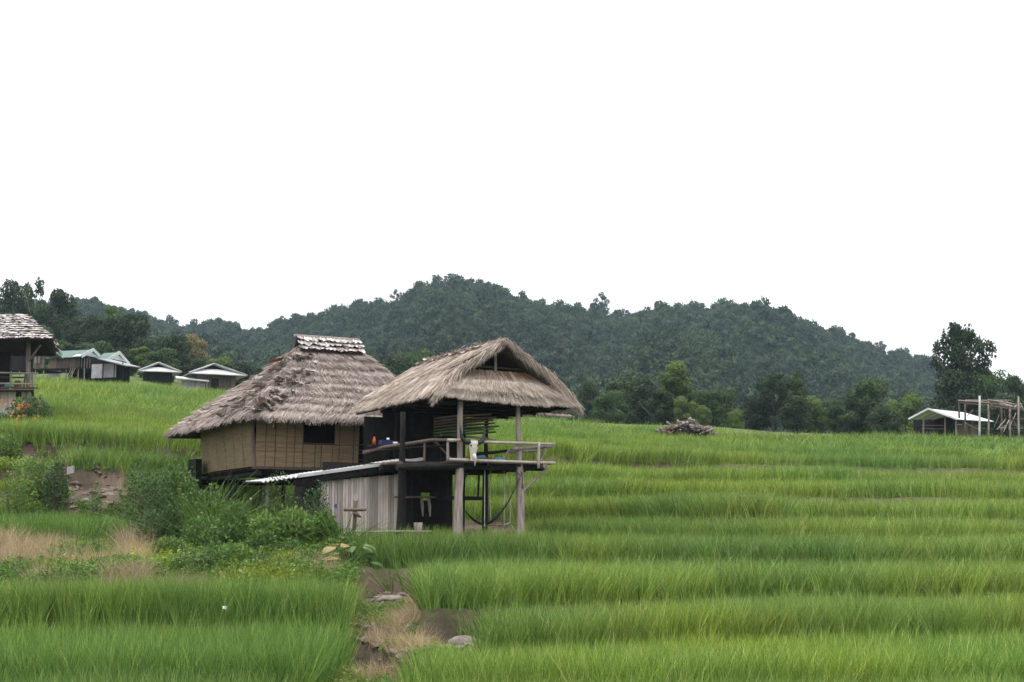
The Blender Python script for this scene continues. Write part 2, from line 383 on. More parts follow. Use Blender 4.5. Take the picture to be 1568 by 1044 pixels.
def in_poly(px, Y, poly):
    n = len(poly); ins = np.zeros(len(px), bool)
    for i in range(n):
        x1, y1 = poly[i]; x2, y2 = poly[(i + 1) % n]
        c = ((y1 > Y) != (y2 > Y)) & (px < (x2 - x1) * (Y - y1) / ((y2 - y1) if y2 != y1 else 1e-9) + x1)
        ins ^= c
    return ins
GULLY = [(548, 36.3), (648, 36.3), (650, 28.7), (752, 28.7), (752, 26.6), (640, 25.2), (610, 22.6), (480, 20.0), (380, 20.2), (430, 22.6), (500, 25), (535, 29), (545, 33)]
BANK = [(-400, 31.6), (548, 31.6), (556, 37), (545, 39.4), (480, 40.2), (480, 50.5), (310, 50.5), (240, 47), (193, 47.8), (110, 47.9), (104, 51.8), (-400, 51.8), (-400, 44.4), (196, 44.4), (196, 38.7), (-400, 38.7)]
YARD = [(470, 39.4), (560, 39.5), (700, 38.9), (835, 39.3), (815, 44.5), (785, 49), (480, 53), (300, 50)]

def ground(px, Y):
    """ground height"""
    px = np.asarray(px, float); Y = np.asarray(Y, float)
    q, dn, dc = qlevel(px, Y); k = np.floor(q).astype(int)
    z0 = ZL[np.clip(k - K0, 0, len(ZL) - 1)]; z1 = ZL[np.clip(k + 1 - K0, 0, len(ZL) - 1)]
    wd = np.interp(Y, [20, 60, 120], [.16, .35, .8])
    z = z0 + (z1 - z0) * sm(1 - np.clip(dn / wd, 0, 1))
    # left bank under the hut slopes instead of stepping
    e = lerp_clip(px, 575, 545)
    ramp_ = np.interp(Y, [31.5, 33, 36, 38.8], [-1.92, -1.2, -.85, -.42])
    m = e * ((Y > 29.75) & (Y < 38.8)); z = z * (1 - m) + ramp_ * m
    # worn steps at the far left
    pt = sm(lerp_clip(px, 96, 106)) * sm(lerp_clip(px, 204, 194)) * ((Y > 44.4) & (Y < 48.05)); z = z * (1 - pt) + np.interp(Y, [44.4, 45.0, 45.02, 45.8, 45.85, 46.6, 46.65, 47.7, 48.0], [.2, .75, .88, .95, 1.12, 1.2, 1.35, 1.5, 2.15]) * pt
    # yard under the huts
    yd = in_poly(px, Y, YARD); z = np.where(yd, np.interp(Y, [39, 44, 50], [-.35, -.25, .35]), z)
    # gully
    g = in_poly(px, Y, GULLY)
    zg = np.interp(Y, [20, 24, 27, 29, 33, 36.3], [-3.13, -2.95, -2.2, -1.95, -1.8, -1.55])
    z = np.where(g, np.minimum(z, zg) + (fbm(px * .05, Y * 1.5) - .5) * .25, z)
    # low bank the photograph is taken from
    near = sm(lerp_clip(Y, 10.5, 4)); z = z * (1 - near) + (-1.6) * near
    # beyond the fields
    far = np.where(Y > 122, 1, 0)
    zf = far_ground(px, Y); b = sm(lerp_clip(Y, np.interp(px, [100, 350, 600, 900, 1200, 1568], [122, 118, 108, 98, 96, 94]), np.interp(px, [100, 350, 600, 900, 1200, 1568], [140, 136, 128, 122, 120, 118])))
    z = z * (1 - b) + zf * b
    bump = (fbm(px * Y / F * .9, Y * .9) - .5) * np.where(in_poly(px, Y, BANK), .25, .06)
    return z + bump * (Y > 15)

FG_PX = [-400, 0, 110, 200, 300, 400, 600, 900, 1100, 1400, 1568, 2000]
FG = {  # photograph row of the ground line at three distances, per bearing
 140: [560, 578, 578, 582, 602, 610, 622, 650, 658, 678, 690, 700],
 180: [520, 562, 566, 572, 592, 605, 625, 652, 662, 672, 682, 690],
 240: [470, 520, 535, 555, 585, 600, 620, 650, 660, 670, 680, 690],
}
def far_ground(px, Y):
    zs = []
    for d in (140, 180, 240):
        py = np.interp(px, FG_PX, FG[d]); zs.append((815 - py) / F * d)
    return np.where(Y < 180, zs[0] + (zs[1] - zs[0]) * (Y - 140) / 40, zs[1] + (zs[2] - zs[1]) * (Y - 180) / 60)

def gz(x, y): return float(ground(np.array([784 + F * x / y]), np.array([float(y)]))[0])
def GP(px, Y, dz=0):
    x = (px - 784) / F * Y; return Vector((x, Y, float(ground(np.array([float(px)]), np.array([float(Y)]))[0]) + dz))

RIDGE = [(-600, 500), (-200, 470), (0, 458), (110, 460), (160, 464), (230, 479), (280, 491), (350, 500), (385, 503), (405, 498), (430, 487), (500, 479), (515, 466), (560, 459),
         (600, 455), (635, 437), (690, 424), (720, 428), (750, 438), (800, 450), (850, 462), (900, 470), (925, 480), (960, 482), (985, 484), (1010, 470), (1050, 467), (1090, 467),
         (1130, 472), (1180, 476), (1230, 489), (1280, 503), (1330, 520), (1380, 536), (1430, 552), (1500, 570), (1568, 585), (1800, 620), (2200, 640)]
_rx = np.array([r[0] for r in RIDGE], float); _ry = np.array([r[1] for r in RIDGE], float) + 25
_rd_px = [-600, 100, 385, 420, 700, 1000, 1300, 1600, 2200]; _rd = [820, 820, 780, 700, 600, 640, 660, 700, 700]
def hill(px, s):
    """hill surface: bearing px, s in 0..1 from foot to ridge, above 1 the far side. returns x, y, z arrays"""
    D = np.interp(px, _rd_px, _rd) + (fbm(px * .008, px * 0 + 3) - .5) * 60
    zr = (815 - np.interp(px, _rx, _ry)) / F * D
    D0 = 300.0 + (px > 0) * 0
    zb = np.interp(px, [-600, 0, 200, 400, 700, 1000, 1400, 2200], [30, 26, 24, 22, 18, 14, 10, 6])
    Y = D0 + (D - D0) * s
    t = np.clip(s, 0, 1)
    prof = t ** 1.15
    relief = (fbm(px * .012 + 5, s * 3.0 + px * .004, 3) - .5) * 2 * 22 * np.sin(np.pi * t) ** .8
    z = zb + (zr - zb) * prof + relief
    z = np.where(s > 1, zr - (s - 1) * 120, z)
    return (px - 784) / F * Y, Y, z
# ------------------------------------------------------------------ build the ground sheet
def build_ground():
    pxs = np.concatenate([np.linspace(-900, -270, 10)[:-1], np.linspace(-270, 1890, 400), np.linspace(1890, 2600, 10)[1:]])
    Ys = [1.5]
    while Ys[-1] < 17: Ys.append(Ys[-1] + .8)
    while Ys[-1] < 245: Ys.append(Ys[-1] * (1.0055 if Ys[-1] < 125 else 1.02))
    Ys = np.array(Ys)
    PX, YY = np.meshgrid(pxs, Ys); p = PX.ravel(); y = YY.ravel()
    z = ground(p, y); x = (p - 784) / F * y
    nc = len(pxs); nr = len(Ys)
    V = np.stack([x, y, z], 1)
    i = np.arange(nr - 1)[:, None] * nc + np.arange(nc - 1)[None]; i = i.ravel()
    Q = np.stack([i, i + 1, i + nc + 1, i + nc], 1)
    grassy = (1 - in_poly(p, y, YARD)) * (1 - in_poly(p, y, GULLY) * .85)
    q, dn, dc = qlevel(p, y)
    grassy = grassy * np.where((dn < .4) & (y < 70), .35, 1)
    pathm = ((p > 108) & (p < 192) & (y > 45.2) & (y < 48.3)) | ((p > 5) & (p < 82) & (y > 49.5) & (y < 52.3))
    grassy = np.where(pathm, 0, grassy)
    grassy = np.where((y > 20) & (y < 92), grassy * .4, grassy)
    me = np_mesh('ground', V, Q, M['ground'], grassy, smooth=True)
    tag(link('ground', me), kind='structure')
    # land rolling on beyond, to the foot of the hills and past them
    s = np.array([-.2, -.1, 0.0, .05] + list(np.linspace(.1, 1, 26)) + [1.1, 1.4, 2.0, 3.0, 5.0])
    pp = np.linspace(-900, 2600, 220)
    PX, SS = np.meshgrid(pp, s); p = PX.ravel(); ss = SS.ravel()
    x, y, z = hill(p, np.maximum(ss, 0))
    m = ss < 0
    y = np.where(m, 300 + ss * 300, y); x = (p - 784) / F * y
    zfar = far_ground(p, np.full(len(p), 240.0)) - .3
    z = np.where(ss <= -.2, zfar, np.where(m, zfar * .5 + z * .5, z)); z = np.maximum(z, -6)
    nc = len(pp); i = (np.arange(len(s) - 1)[:, None] * nc + np.arange(nc - 1)[None]).ravel()
    me = np_mesh('forested_hill', np.stack([x, y, z], 1), np.stack([i, i + 1, i + nc + 1, i + nc], 1), M['hill_ground'], None, smooth=True)
    tag(link('forested_hill', me), kind='structure')
    # plain under everything out to the horizon
    R = 5200
    V = []; Q = []
    n = 48; rad = [1.0, 60, 400, 1500, R]
    for r in rad:
        for k in range(n): V.append((r * math.cos(2 * math.pi * k / n), r * math.sin(2 * math.pi * k / n), -6.2))
    for a in range(len(rad) - 1):
        for k in range(n): Q.append((a * n + k, a * n + (k + 1) % n, (a + 1) * n + (k + 1) % n, (a + 1) * n + k))
    tag(link('plain', np_mesh('plain', V, Q, M['hill_ground'])), kind='structure')
build_ground()

# ------------------------------------------------------------------ scatter with geometry nodes (only for stuff nobody could count)
def scatter(name, pts, rot, scl, tint, pick, protos, label=None):
    me = bpy.data.meshes.new(name); me.vertices.add(len(pts)); me.vertices.foreach_set('co', np.asarray(pts, np.float32).ravel())
    for an, arr in (('rot', rot), ('scl', scl)):
        a = me.attributes.new(an, 'FLOAT_VECTOR', 'POINT'); a.data.foreach_set('vector', np.asarray(arr, np.float32).ravel())
    a = me.attributes.new('tint', 'FLOAT', 'POINT'); a.data.foreach_set('value', np.asarray(tint, np.float32))
    a = me.attributes.new('pick', 'INT', 'POINT'); a.data.foreach_set('value', np.asarray(pick, np.int32))
    c = bpy.data.collections.new(name + '_kinds')
    for i, pm in enumerate(protos):
        c.objects.link(bpy.data.objects.new('%s_%02d' % (name, i), pm))
    g = bpy.data.node_groups.new(name, 'GeometryNodeTree')
    g.interface.new_socket('Geometry', in_out='INPUT', socket_type='NodeSocketGeometry')
    g.interface.new_socket('Geometry', in_out='OUTPUT', socket_type='NodeSocketGeometry')
    gi = g.nodes.new('NodeGroupInput'); go = g.nodes.new('NodeGroupOutput'); io = g.nodes.new('GeometryNodeInstanceOnPoints')
    ci = g.nodes.new('GeometryNodeCollectionInfo'); ci.inputs['Collection'].default_value = c
    ci.inputs['Separate Children'].default_value = True; ci.inputs['Reset Children'].default_value = True
    def na(n, ty):
        k = g.nodes.new('GeometryNodeInputNamedAttribute'); k.data_type = ty; k.inputs[0].default_value = n; return k.outputs['Attribute']
    g.links.new(gi.outputs[0], io.inputs['Points']); g.links.new(ci.outputs[0], io.inputs['Instance'])
    io.inputs['Pick Instance'].default_value = True
    g.links.new(na('pick', 'INT'), io.inputs['Instance Index'])
    g.links.new(na('rot', 'FLOAT_VECTOR'), io.inputs['Rotation']); g.links.new(na('scl', 'FLOAT_VECTOR'), io.inputs['Scale'])
    g.links.new(io.outputs[0], go.inputs[0])
    o = link(name, me); md = o.modifiers.new('scatter', 'NODES'); md.node_group = g
    return tag(o, label, kind='stuff')

def tuft(name, n, h, w, spread, lean, mat, seg=3, seed=0, droop=.25, broad=0, head=0):
    r = np.random.default_rng(seed)
    a = r.random(n) * 2 * np.pi; rr = np.sqrt(r.random(n)) * spread
    p0 = np.stack([rr * np.cos(a), rr * np.sin(a), np.full(n, -.05)], 1)
    an = a + r.normal(0, .6, n); ln = np.abs(r.normal(0, lean, n)) + .03
    d = unit(np.stack([np.cos(an) * ln, np.sin(an) * ln, np.ones(n)], 1))
    L = h * r.uniform(.7, 1.08, n)
    fa = r.random(n) * np.pi; side = np.stack([np.cos(fa), np.sin(fa), np.zeros(n)], 1); side = unit(side - d * (side * d).sum(1)[:, None])
    bd = np.stack([np.cos(an), np.sin(an), np.zeros(n)], 1) * (L * r.uniform(.05, droop, n) * 1.2)[:, None]
    k = r.random(n) < .12; bd[k] *= 2.5
    bd[:, 2] = -L * r.uniform(.02, droop * .8, n) * (1 + 1.5 * k)
    out = [ribbons(p0, d, L, w * r.uniform(.7, 1.3, n), side, bd, seg, v=np.clip(r.normal(.45, .25, n), 0, 1))]
    if broad:
        m = n * broad; c = np.repeat(p0, broad, 0) + np.repeat(d * L[:, None], broad, 0) * r.uniform(.3, 1, m)[:, None]
        dd = rdir(m, r); dd[:, 2] = np.abs(dd[:, 2]) * .5; dd = unit(dd); ss = unit(np.cross(dd, rdir(m, r)))
        q = leaves(c, dd, ss, h * .16, h * .09, np.clip(r.normal(.5, .22, m), 0, 1)); out.append(q)
    V, Q, v = join(out)
    return np_mesh(name, V, Q, mat, v)

def jitter_grid(px0, px1, Y0, Y1, sp, stretch=None):
    """jittered points on the ground plane between two bearings and two distances, spacing sp metres"""
    x0 = min((px0 - 784) / F * Y0, (px0 - 784) / F * Y1); x1 = max((px1 - 784) / F * Y0, (px1 - 784) / F * Y1)
    xs = np.arange(x0, x1, sp); ys = np.arange(Y0, Y1, sp)
    X, Y = np.meshgrid(xs, ys); X = X.ravel() + rng.uniform(-.45, .45, X.size) * sp; Y = Y.ravel() + rng.uniform(-.45, .45, Y.size) * sp
    px = 784 + F * X / Y; k = (px > px0) & (px < px1) & (Y > Y0) & (Y < Y1)
    return X[k], Y[k], px[k]

RT = [tuft('rice_tuft', 40, 1.0, .0115, .10, .13, M['rice'], 3, s, .20) for s in range(5)]
RTD = [tuft('rice_tuft', 40, 1.0, .0115, .10, .12, M['rice_deep'], 3, 20 + s, .18) for s in range(5)]
RTF = [tuft('far_rice_tuft', 44, 1.0, .020, .2, .13, M['rice'], 2, 40 + s, .20) for s in range(4)]

HUTZONE = YARD
def rice_ok(px, Y):
    q, dn, dc = qlevel(px, Y)
    ok = ~in_poly(px, Y, GULLY) & ~in_poly(px, Y, BANK) & ~in_poly(px, Y, HUTZONE)
    edge = (dc > np.interp(Y, [20, 60, 120], [.04, .05, .05])) & (dn > np.where(Y > 43, np.where((Y > 80) | (px < 1090), np.where(px < 1090, -1, .2), .26), np.where(px < 560, .06, .17)))
    # bare strips
    bare = ((px > 1095) & (px < 1300) & (dc < .9) & (np.floor(q) == 9)) | ((px > 1490) & (np.floor(q) == 6) & (dc < 1.0))
    return ok & edge & ~bare, q

def field(name, X, Y, px, protos, hmul=1.0, tint0=.5, wid=1.0):
    ok, q = rice_ok(px, Y); X, Y, px, q = X[ok], Y[ok], px[ok], q[ok]
    z = ground(px, Y); n = len(X)
    hn = .86 + .28 * fbm(X * .35 + 40, Y * .35) + .10 * (fbm(X * .09, Y * .09 + 60) - .5)
    h = H_RICE * hn * hmul * rng.uniform(.84, 1.10, n)
    lean = np.abs(rng.normal(0, .07, n))
    # patches where the crop has lodged
    lod = np.clip((fbm(X * .22 + 7, Y * .3 + 3) - .70) * 5, 0, 1)
    rot = np.stack([rng.normal(0, .06, n) + lod * .3, rng.normal(0, .07, n) + lod * rng.uniform(-.5, .9, n), rng.uniform(0, 6.28, n)], 1)
    lev = (np.sin(np.floor(q) * 12.9898) * 43758.5453) % 1.0
    tint = np.clip(tint0 + .55 * (fbm(X * .12, Y * .12 + 20) - .5) + (lev - .5) * .28 + rng.normal(0, .13, n), 0, 1)
    s = np.stack([np.full(n, wid), np.full(n, wid), h], 1)
    return scatter(name, np.stack([X, Y, z], 1), rot, s, tint, rng.integers(0, len(protos), n), protos)

X, Y, px = jitter_grid(-260, 1880, 19, 33, .18)
k = (px < 560); field('rice_crop', X[k], Y[k], px[k], RTD, 1.12, .5)
field('rice_crop', X[~k], Y[~k], px[~k], RT, 1.0, .72)
X, Y, px = jitter_grid(-260, 1880, 33, 50, .25)
k = (px < 210) | ((px < 860) & (Y < 40)); field('rice_crop', X[k], Y[k], px[k], RTD, 1.08, .45, 1.15)
field('rice_crop', X[~k], Y[~k], px[~k], RT, 1.0, .52, 1.2)
X, Y, px = jitter_grid(-260, 1880, 50, 80, .36)
field('rice_crop', X, Y, px, RTF, 1.0, .6, .9)
X, Y, px = jitter_grid(-260, 1880, 80, 124, .6)
far_edge = np.interp(px, [100, 350, 600, 900, 1200, 1568], [123, 118, 109, 103, 102, 100])
k = Y < far_edge
field('rice_crop', X[k], Y[k], px[k], RTF, 1.0, .60, 1.7)

# thick growth on the steep faces between terraces
X, Y, px = jitter_grid(-100, 1095, 43, 82, .22)
q_, dn_, dc_ = qlevel(px, Y); k = ((dn_ < .5) | (dc_ < .25)) & (q_ > 4)
field('rice_crop', X[k], Y[k], px[k], RTF, .92, .55, .9)

# weeds and dry grass on the banks
WT = [tuft('weed_tuft', 16, .6, .012, .14, .45, M['weed'], 3, 60 + s, .4, broad=9) for s in range(4)] + [tuft('weed_tuft', 50, .7, .014, .18, .4, M['weed'], 3, 66 + s, .5) for s in range(2)]
DT = [tuft('dry_tuft', 75, .85, .009, .16, .32, M['dry'], 3, 70 + s, .35) for s in range(4)]
X, Y, px = jitter_grid(-260, 640, 20, 52.5, .23)
ban = in_poly(px, Y, BANK); gul = in_poly(px, Y, GULLY); z = ground(px, Y)
X2, Y2, px2 = jitter_grid(640, 760, 24, 29.5, .23)
X = np.r_[X, X2]; Y = np.r_[Y, Y2]; px = np.r_[px, px2]; ban = np.r_[ban, in_poly(px2, Y2, BANK)]; gul = np.r_[gul, in_poly(px2, Y2, GULLY)]; z = ground(px, Y)
pathb = ((px > 106) & (px < 192) & (Y > 45.0) & (Y < 48.3)) | ((px > 8) & (px < 84) & (Y > 49.6) & (Y < 52.4))
wall = gul & (((px > 572) & (px < 632) & (Y > 33.2)) | ((px > 668) & (px < 748) & (Y > 27.2)))
pn = fbm(X * .55 + 3, Y * .55 + 8)
dryc = np.clip((240 - px) / 160, -1, 1) * .18 * (Y < 38.7) + np.where((Y > 35) & (px > 195), -.25, 0) + gul * .13 + np.where((px > 190) & (px < 240) & (Y > 35.5) & (Y < 38.7), .4, 0)
dryc = dryc - (Y > 40) * .2 - ((px > 250) & (px < 540) & (Y < 38.7)) * .10 - .02
isdry = (pn + dryc) > .50
keep = (ban | gul) & ~pathb & ~wall & (rng.random(len(X)) < np.where(gul, .8, .95)) & ~((px > 400) & (px < 480) & (Y > 40))
for nm, sel, pr, base, tn in (('dry_grass', keep & isdry, DT, .72, .6), ('weeds', keep & ~isdry, WT, .62, .55)):
    n = sel.sum(); h = base * rng.uniform(.5, 1.25, n) * (0.7 + .6 * fbm(X[sel] * .8, Y[sel] * .8)) * np.where(gul[sel], .62, 1.0)
    rot = np.stack([rng.normal(0, .15, n), rng.normal(0, .15, n), rng.uniform(0, 6.28, n)], 1)
    scatter(nm, np.stack([X[sel], Y[sel], z[sel]], 1), rot, np.stack([h * 1.2, h * 1.2, h * 1.25], 1), np.clip(tn + 1.1 * (fbm(X[sel] * .4 + 50, Y[sel] * .4) - .5) + rng.normal(0, .12, n), 0, 1), rng.integers(0, len(pr), n), pr)
# thin grass in the yard edge and along the terrace lips
X, Y, px = jitter_grid(560, 840, 38.8, 41.5, .22)
k = in_poly(px, Y, YARD) & (rng.random(len(X)) < np.clip(1.1 - (Y - 39.3) * .6, 0, .8)) ; X, Y, px = X[k], Y[k], px[k]; n = len(X)
scatter('yard_grass', np.stack([X, Y, ground(px, Y)], 1), np.stack([rng.normal(0, .1, n), rng.normal(0, .1, n), rng.uniform(0, 6.3, n)], 1), np.stack([np.ones(n) * .6, np.ones(n) * .6, rng.uniform(.3, .65, n)], 1), rng.uniform(.3, .8, n), rng.integers(0, 5, n), RT)

# ------------------------------------------------------------------ hill forest
def crown_mesh(name, n, rx, rz, mat, seed, lumps=9, leaf=.5, h0=.2, fill=.55, v0=.45, core=True, shape=1.0, rough=.8):
    """leafy crown: lumps of small faces round a few centres, base at z=0"""
    r = np.random.default_rng(seed)
    a = np.arange(lumps) * 2.4 + r.normal(0, .4, lumps); zz = np.linspace(.12, .92, lumps) + r.normal(0, .04, lumps)
    env = np.sqrt(np.clip(1 - (2 * np.clip(zz, 0, 1) - 1) ** 2, .05, 1)) ** shape
    rr = rx * env * r.uniform(.25, .85, lumps)
    C = np.stack([rr * np.cos(a), rr * np.sin(a), rz * (h0 + (1 - h0) * zz)], 1)
    R = fill * rx * r.uniform(.7, 1.15, lumps)
    k = r.integers(0, lumps, n); d = rdir(n, r); d[:, 2] = d[:, 2] * .9 + .12; d = unit(d)
    rad = R[k] * np.clip(1 - np.abs(r.normal(0, .22, n)), .2, 1.15)
    c = C[k] + d * rad[:, None] * np.array([1, 1, .78])
    nn = unit(d + rdir(n, r) * rough); dd = unit(np.cross(nn, rdir(n, r))); ss = np.cross(nn, dd)
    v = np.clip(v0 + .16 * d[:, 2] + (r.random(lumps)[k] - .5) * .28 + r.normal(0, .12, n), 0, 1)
    V, Q, vv = leaves(c, dd, ss, leaf * r.uniform(.6, 1.4, n), leaf * .8 * r.uniform(.6, 1.3, n), v)
    return np_mesh(name, V, Q, mat, vv)

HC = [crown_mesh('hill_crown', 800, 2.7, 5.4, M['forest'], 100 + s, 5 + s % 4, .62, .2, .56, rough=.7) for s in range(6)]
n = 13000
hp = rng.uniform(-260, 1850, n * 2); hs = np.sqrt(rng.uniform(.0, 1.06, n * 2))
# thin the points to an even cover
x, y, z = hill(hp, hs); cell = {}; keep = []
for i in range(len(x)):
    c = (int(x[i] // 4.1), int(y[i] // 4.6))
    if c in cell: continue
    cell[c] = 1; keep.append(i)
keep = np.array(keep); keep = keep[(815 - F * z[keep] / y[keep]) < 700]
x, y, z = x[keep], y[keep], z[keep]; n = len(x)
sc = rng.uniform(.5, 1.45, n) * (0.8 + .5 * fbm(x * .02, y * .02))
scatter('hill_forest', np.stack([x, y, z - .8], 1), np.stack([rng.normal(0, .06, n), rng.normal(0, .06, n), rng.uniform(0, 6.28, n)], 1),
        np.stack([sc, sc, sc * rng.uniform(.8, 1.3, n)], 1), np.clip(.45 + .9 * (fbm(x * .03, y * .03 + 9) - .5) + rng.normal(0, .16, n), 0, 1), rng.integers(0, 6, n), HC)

# clods and pebbles on the bare soil
def clod(seed):
    r = np.random.default_rng(seed); n = 8; V = []; Q = []
    for j in range(5):
        ph = math.pi * j / 4
        for k in range(n):
            th = 2 * math.pi * k / n; q = 1 + r.normal(0, .16); V.append((q * math.sin(ph) * math.cos(th), q * .8 * math.sin(ph) * math.sin(th), .55 * q * math.cos(ph)))
    for j in range(4):
        for k in range(n): Q.append((j * n + k, (j + 1) * n + k, (j + 1) * n + (k + 1) % n, j * n + (k + 1) % n))
    return np_mesh('clod', V, Q, M['soil'], r.random(len(V)), smooth=False)
X, Y, px = jitter_grid(95, 760, 24, 52.5, .13)
k = in_poly(px, Y, GULLY) | ((px > 102) & (px < 196) & (Y > 44.8) & (Y < 48.2)) | ((px > 5) & (px < 84) & (Y > 49.6) & (Y < 52.4))
k &= rng.random(len(X)) < np.where(px < 200, .3, .6)
X, Y, px = X[k], Y[k], px[k]; n = len(X); s_ = np.abs(rng.normal(0, .045, n)) + .02
scatter('soil_clods', np.stack([X, Y, ground(px, Y)], 1), np.stack([rng.normal(0, .3, n), rng.normal(0, .3, n), rng.uniform(0, 6.28, n)], 1), np.stack([s_ * 1.4, s_ * 1.4, s_], 1), rng.random(n), rng.integers(0, 4, n), [clod(i) for i in range(4)])
# ------------------------------------------------------------------ local frames of the huts: a runs along the front, b runs back
YAW = math.radians(28)
class Frame:
    def __init__(s, x, y, yaw=YAW, k=1.0):
        s.k = k; s.o = Vector((x, y, 0)); s.f = Vector((math.cos(yaw), math.sin(yaw), 0)); s.s = Vector((-math.sin(yaw), math.cos(yaw), 0))
    def p(s, a, b, z): return s.o + s.f * (a * s.k) + s.s * (b * s.k) + Vector((0, 0, z * s.k))
    def g(s, a, b):
        q = s.p(a, b, 0); return gz(q.x, q.y) / s.k

def fbar(mb, fr, a0, a1, b0, b1, z0, z1, v=None):
    """box given in a frame's own axes"""
    c = [fr.p(a, b, z) for z in (z0, z1) for a, b in ((a0, b0), (a1, b0), (a1, b1), (a0, b1))]
    mb.quadbox(c, v)

def thatch_slope(parent, rows, n, mat, name='thatch', L=.62, tmax=.995, seed=0, courses=10, neat=0, ext=.25, thick=.16, shag=.05, edge_drop=.12):
    """rows: list of (t, left point, right point) from eave (t=0) to ridge (t=1). Builds the bed and its covering of straw"""
    r = np.random.default_rng(seed)
    tt = np.array([x[0] for x in rows]); LP = np.array([x[1] for x in rows], float); RP = np.array([x[2] for x in rows], float)
    def S(s, t):
        l = np.stack([np.interp(t, tt, LP[:, i]) for i in range(3)], -1); q = np.stack([np.interp(t, tt, RP[:, i]) for i in range(3)], -1)
        return l + (q - l) * s[..., None]
    def frame_at(s, t):
        e = .02
        dt = unit(S(s, np.clip(t + e, 0, 1)) - S(s, np.clip(t - e, 0, 1))); ds = unit(S(np.clip(s + e, 0, 1), t) - S(np.clip(s - e, 0, 1), t))
        nn = unit(np.cross(ds, dt)); nn = np.where(nn[..., 2:3] < 0, -nn, nn); return dt, ds, nn
    # bed
    nu, nv = 14, 9
    U, Tt = np.meshgrid(np.linspace(0, 1, nu), np.linspace(0, 1, nv)); U = U.ravel(); Tt = Tt.ravel()
    p = S(U, Tt); _, _, nn = frame_at(U, Tt)
    up = p + nn * .02; lo = p - nn * thick
    V = np.concatenate([up, lo]); N = nu * nv; Q = []
    for j in range(nv - 1):
        for i in range(nu - 1):
            a = j * nu + i; Q.append((a, a + 1, a + nu + 1, a + nu)); Q.append((N + a, N + a + nu, N + a + nu + 1, N + a + 1))
    for i in range(nu - 1):
        for a, b in ((i, i + 1), ((nv - 1) * nu + i + 1, (nv - 1) * nu + i)): Q.append((a, N + a, N + b, b))
    for j in range(nv - 1):
        for a, b in (((j + 1) * nu, j * nu), (j * nu + nu - 1, (j + 1) * nu + nu - 1)): Q.append((a, N + a, N + b, b))
    off = Vector((0, 0, 0)); q = parent
    while q is not None: off = off + q.location; q = q.parent
    off = np.array(off)
    bed = link(name + '_bed', np_mesh(name + '_bed', V - off, Q, M['thatch_bed']), parent)
    # straw
    s = r.random(n); cj = r.integers(0, courses, n)
    t = (cj + r.beta(1.2, 2.2, n) * 1.0) / courses + (fbm(s * 7 + seed, cj * 3.3) - .5) * .8 / courses
    t = np.clip(t, 0, 1); t = np.where(t > tmax, r.random(n) * tmax, t)
    if neat: t = np.clip((cj + .75 * r.beta(1.3, 3, n) + (fbm(s * 6 + seed, cj * 3.3) - .5) * .8) / courses, 0, .995)
    q0 = S(s, t); dt, ds, nn = frame_at(s, t)
    frac = t * courses - np.floor(t * courses)
    lat = r.normal(0, .13, n) + (fbm(s * 9 + 3 * seed, t * 6) - .5) * .9
    d = unit(-dt + ds * lat[:, None])
    st = q0 + nn * (.03 + .05 * (1 - frac) + np.abs(r.normal(0, .02, n)))[:, None]
    ll = L * (r.uniform(.85, 1.12, n) if neat else r.uniform(.55, 1.2, n))
    clump = fbm(s * 26 + seed, cj * 7.7)
    # straw of the lowest course hangs past the eave
    hang = np.where(t < .8 / courses, ext * (.3 + 1.2 * clump), 0); ll = ll * .75 + hang
    sl = np.linalg.norm(S(s, np.ones(n)) - S(s, np.zeros(n)), axis=1)
    room = t * sl + .10 + ext * (.25 + 1.3 * clump); ll = np.minimum(ll, np.maximum(room, .12))
    bend = nn * (r.normal(shag * .6, shag, n) * (ll / L))[:, None] + np.array([0, 0, -1]) * (edge_drop * np.clip(1 - t * courses * .6, 0, 1))[:, None] * r.uniform(.3, 1.2, n)[:, None]
    side = unit(np.cross(d, nn) + nn * r.normal(0, .5, n)[:, None])
    v = np.clip(.50 + (fbm(s * 12 + 5, t * 9 + seed) - .5) * .5 + (clump - .5) * .25 + r.normal(0, .13, n), 0, 1)
    st = st - d * (L * .35)
    V, Q, vv = ribbons(st, d, ll + L * .35, .020 * r.uniform(.6, 1.5, n), side, bend, 3, .35, v)
    k = np.ones(n, bool)
    o = link(name + '_straw', np_mesh(name + '_straw', V - off, Q, mat, vv), parent)
    tag(o, kind='stuff')
    return S, frame_at, bed

def leaf_shingle_mesh(mat, seed, w=.16, l=.26, curl=.06):
    r = random.Random(seed); mb = MB()
    n = 3; vs = []
    for i in range(n + 1):
        t = i / n; ww = w * (.75 + .35 * math.sin(math.pi * (t * .8 + .1))) * r.uniform(.85, 1.15); c = curl * t * t + r.uniform(-.008, .008)
        vs += [(-ww / 2, -l * t, c + r.uniform(0, .025)), (0, -l * t - .02 * t, c - .012), (ww / 2, -l * t, c + r.uniform(0, .025))]
    fs = []
    for i in range(n):
        for j in range(2): a = i * 3 + j; fs.append((a, a + 1, a + 4, a + 3))
    b = len(vs); vs += [(x, y, z - .008) for x, y, z in vs]; fs += [tuple(q + b for q in reversed(f)) for f in fs[:n * 2]]
    mb.add(vs, fs, r.random()); return mb.mesh('dried_leaf', mat)

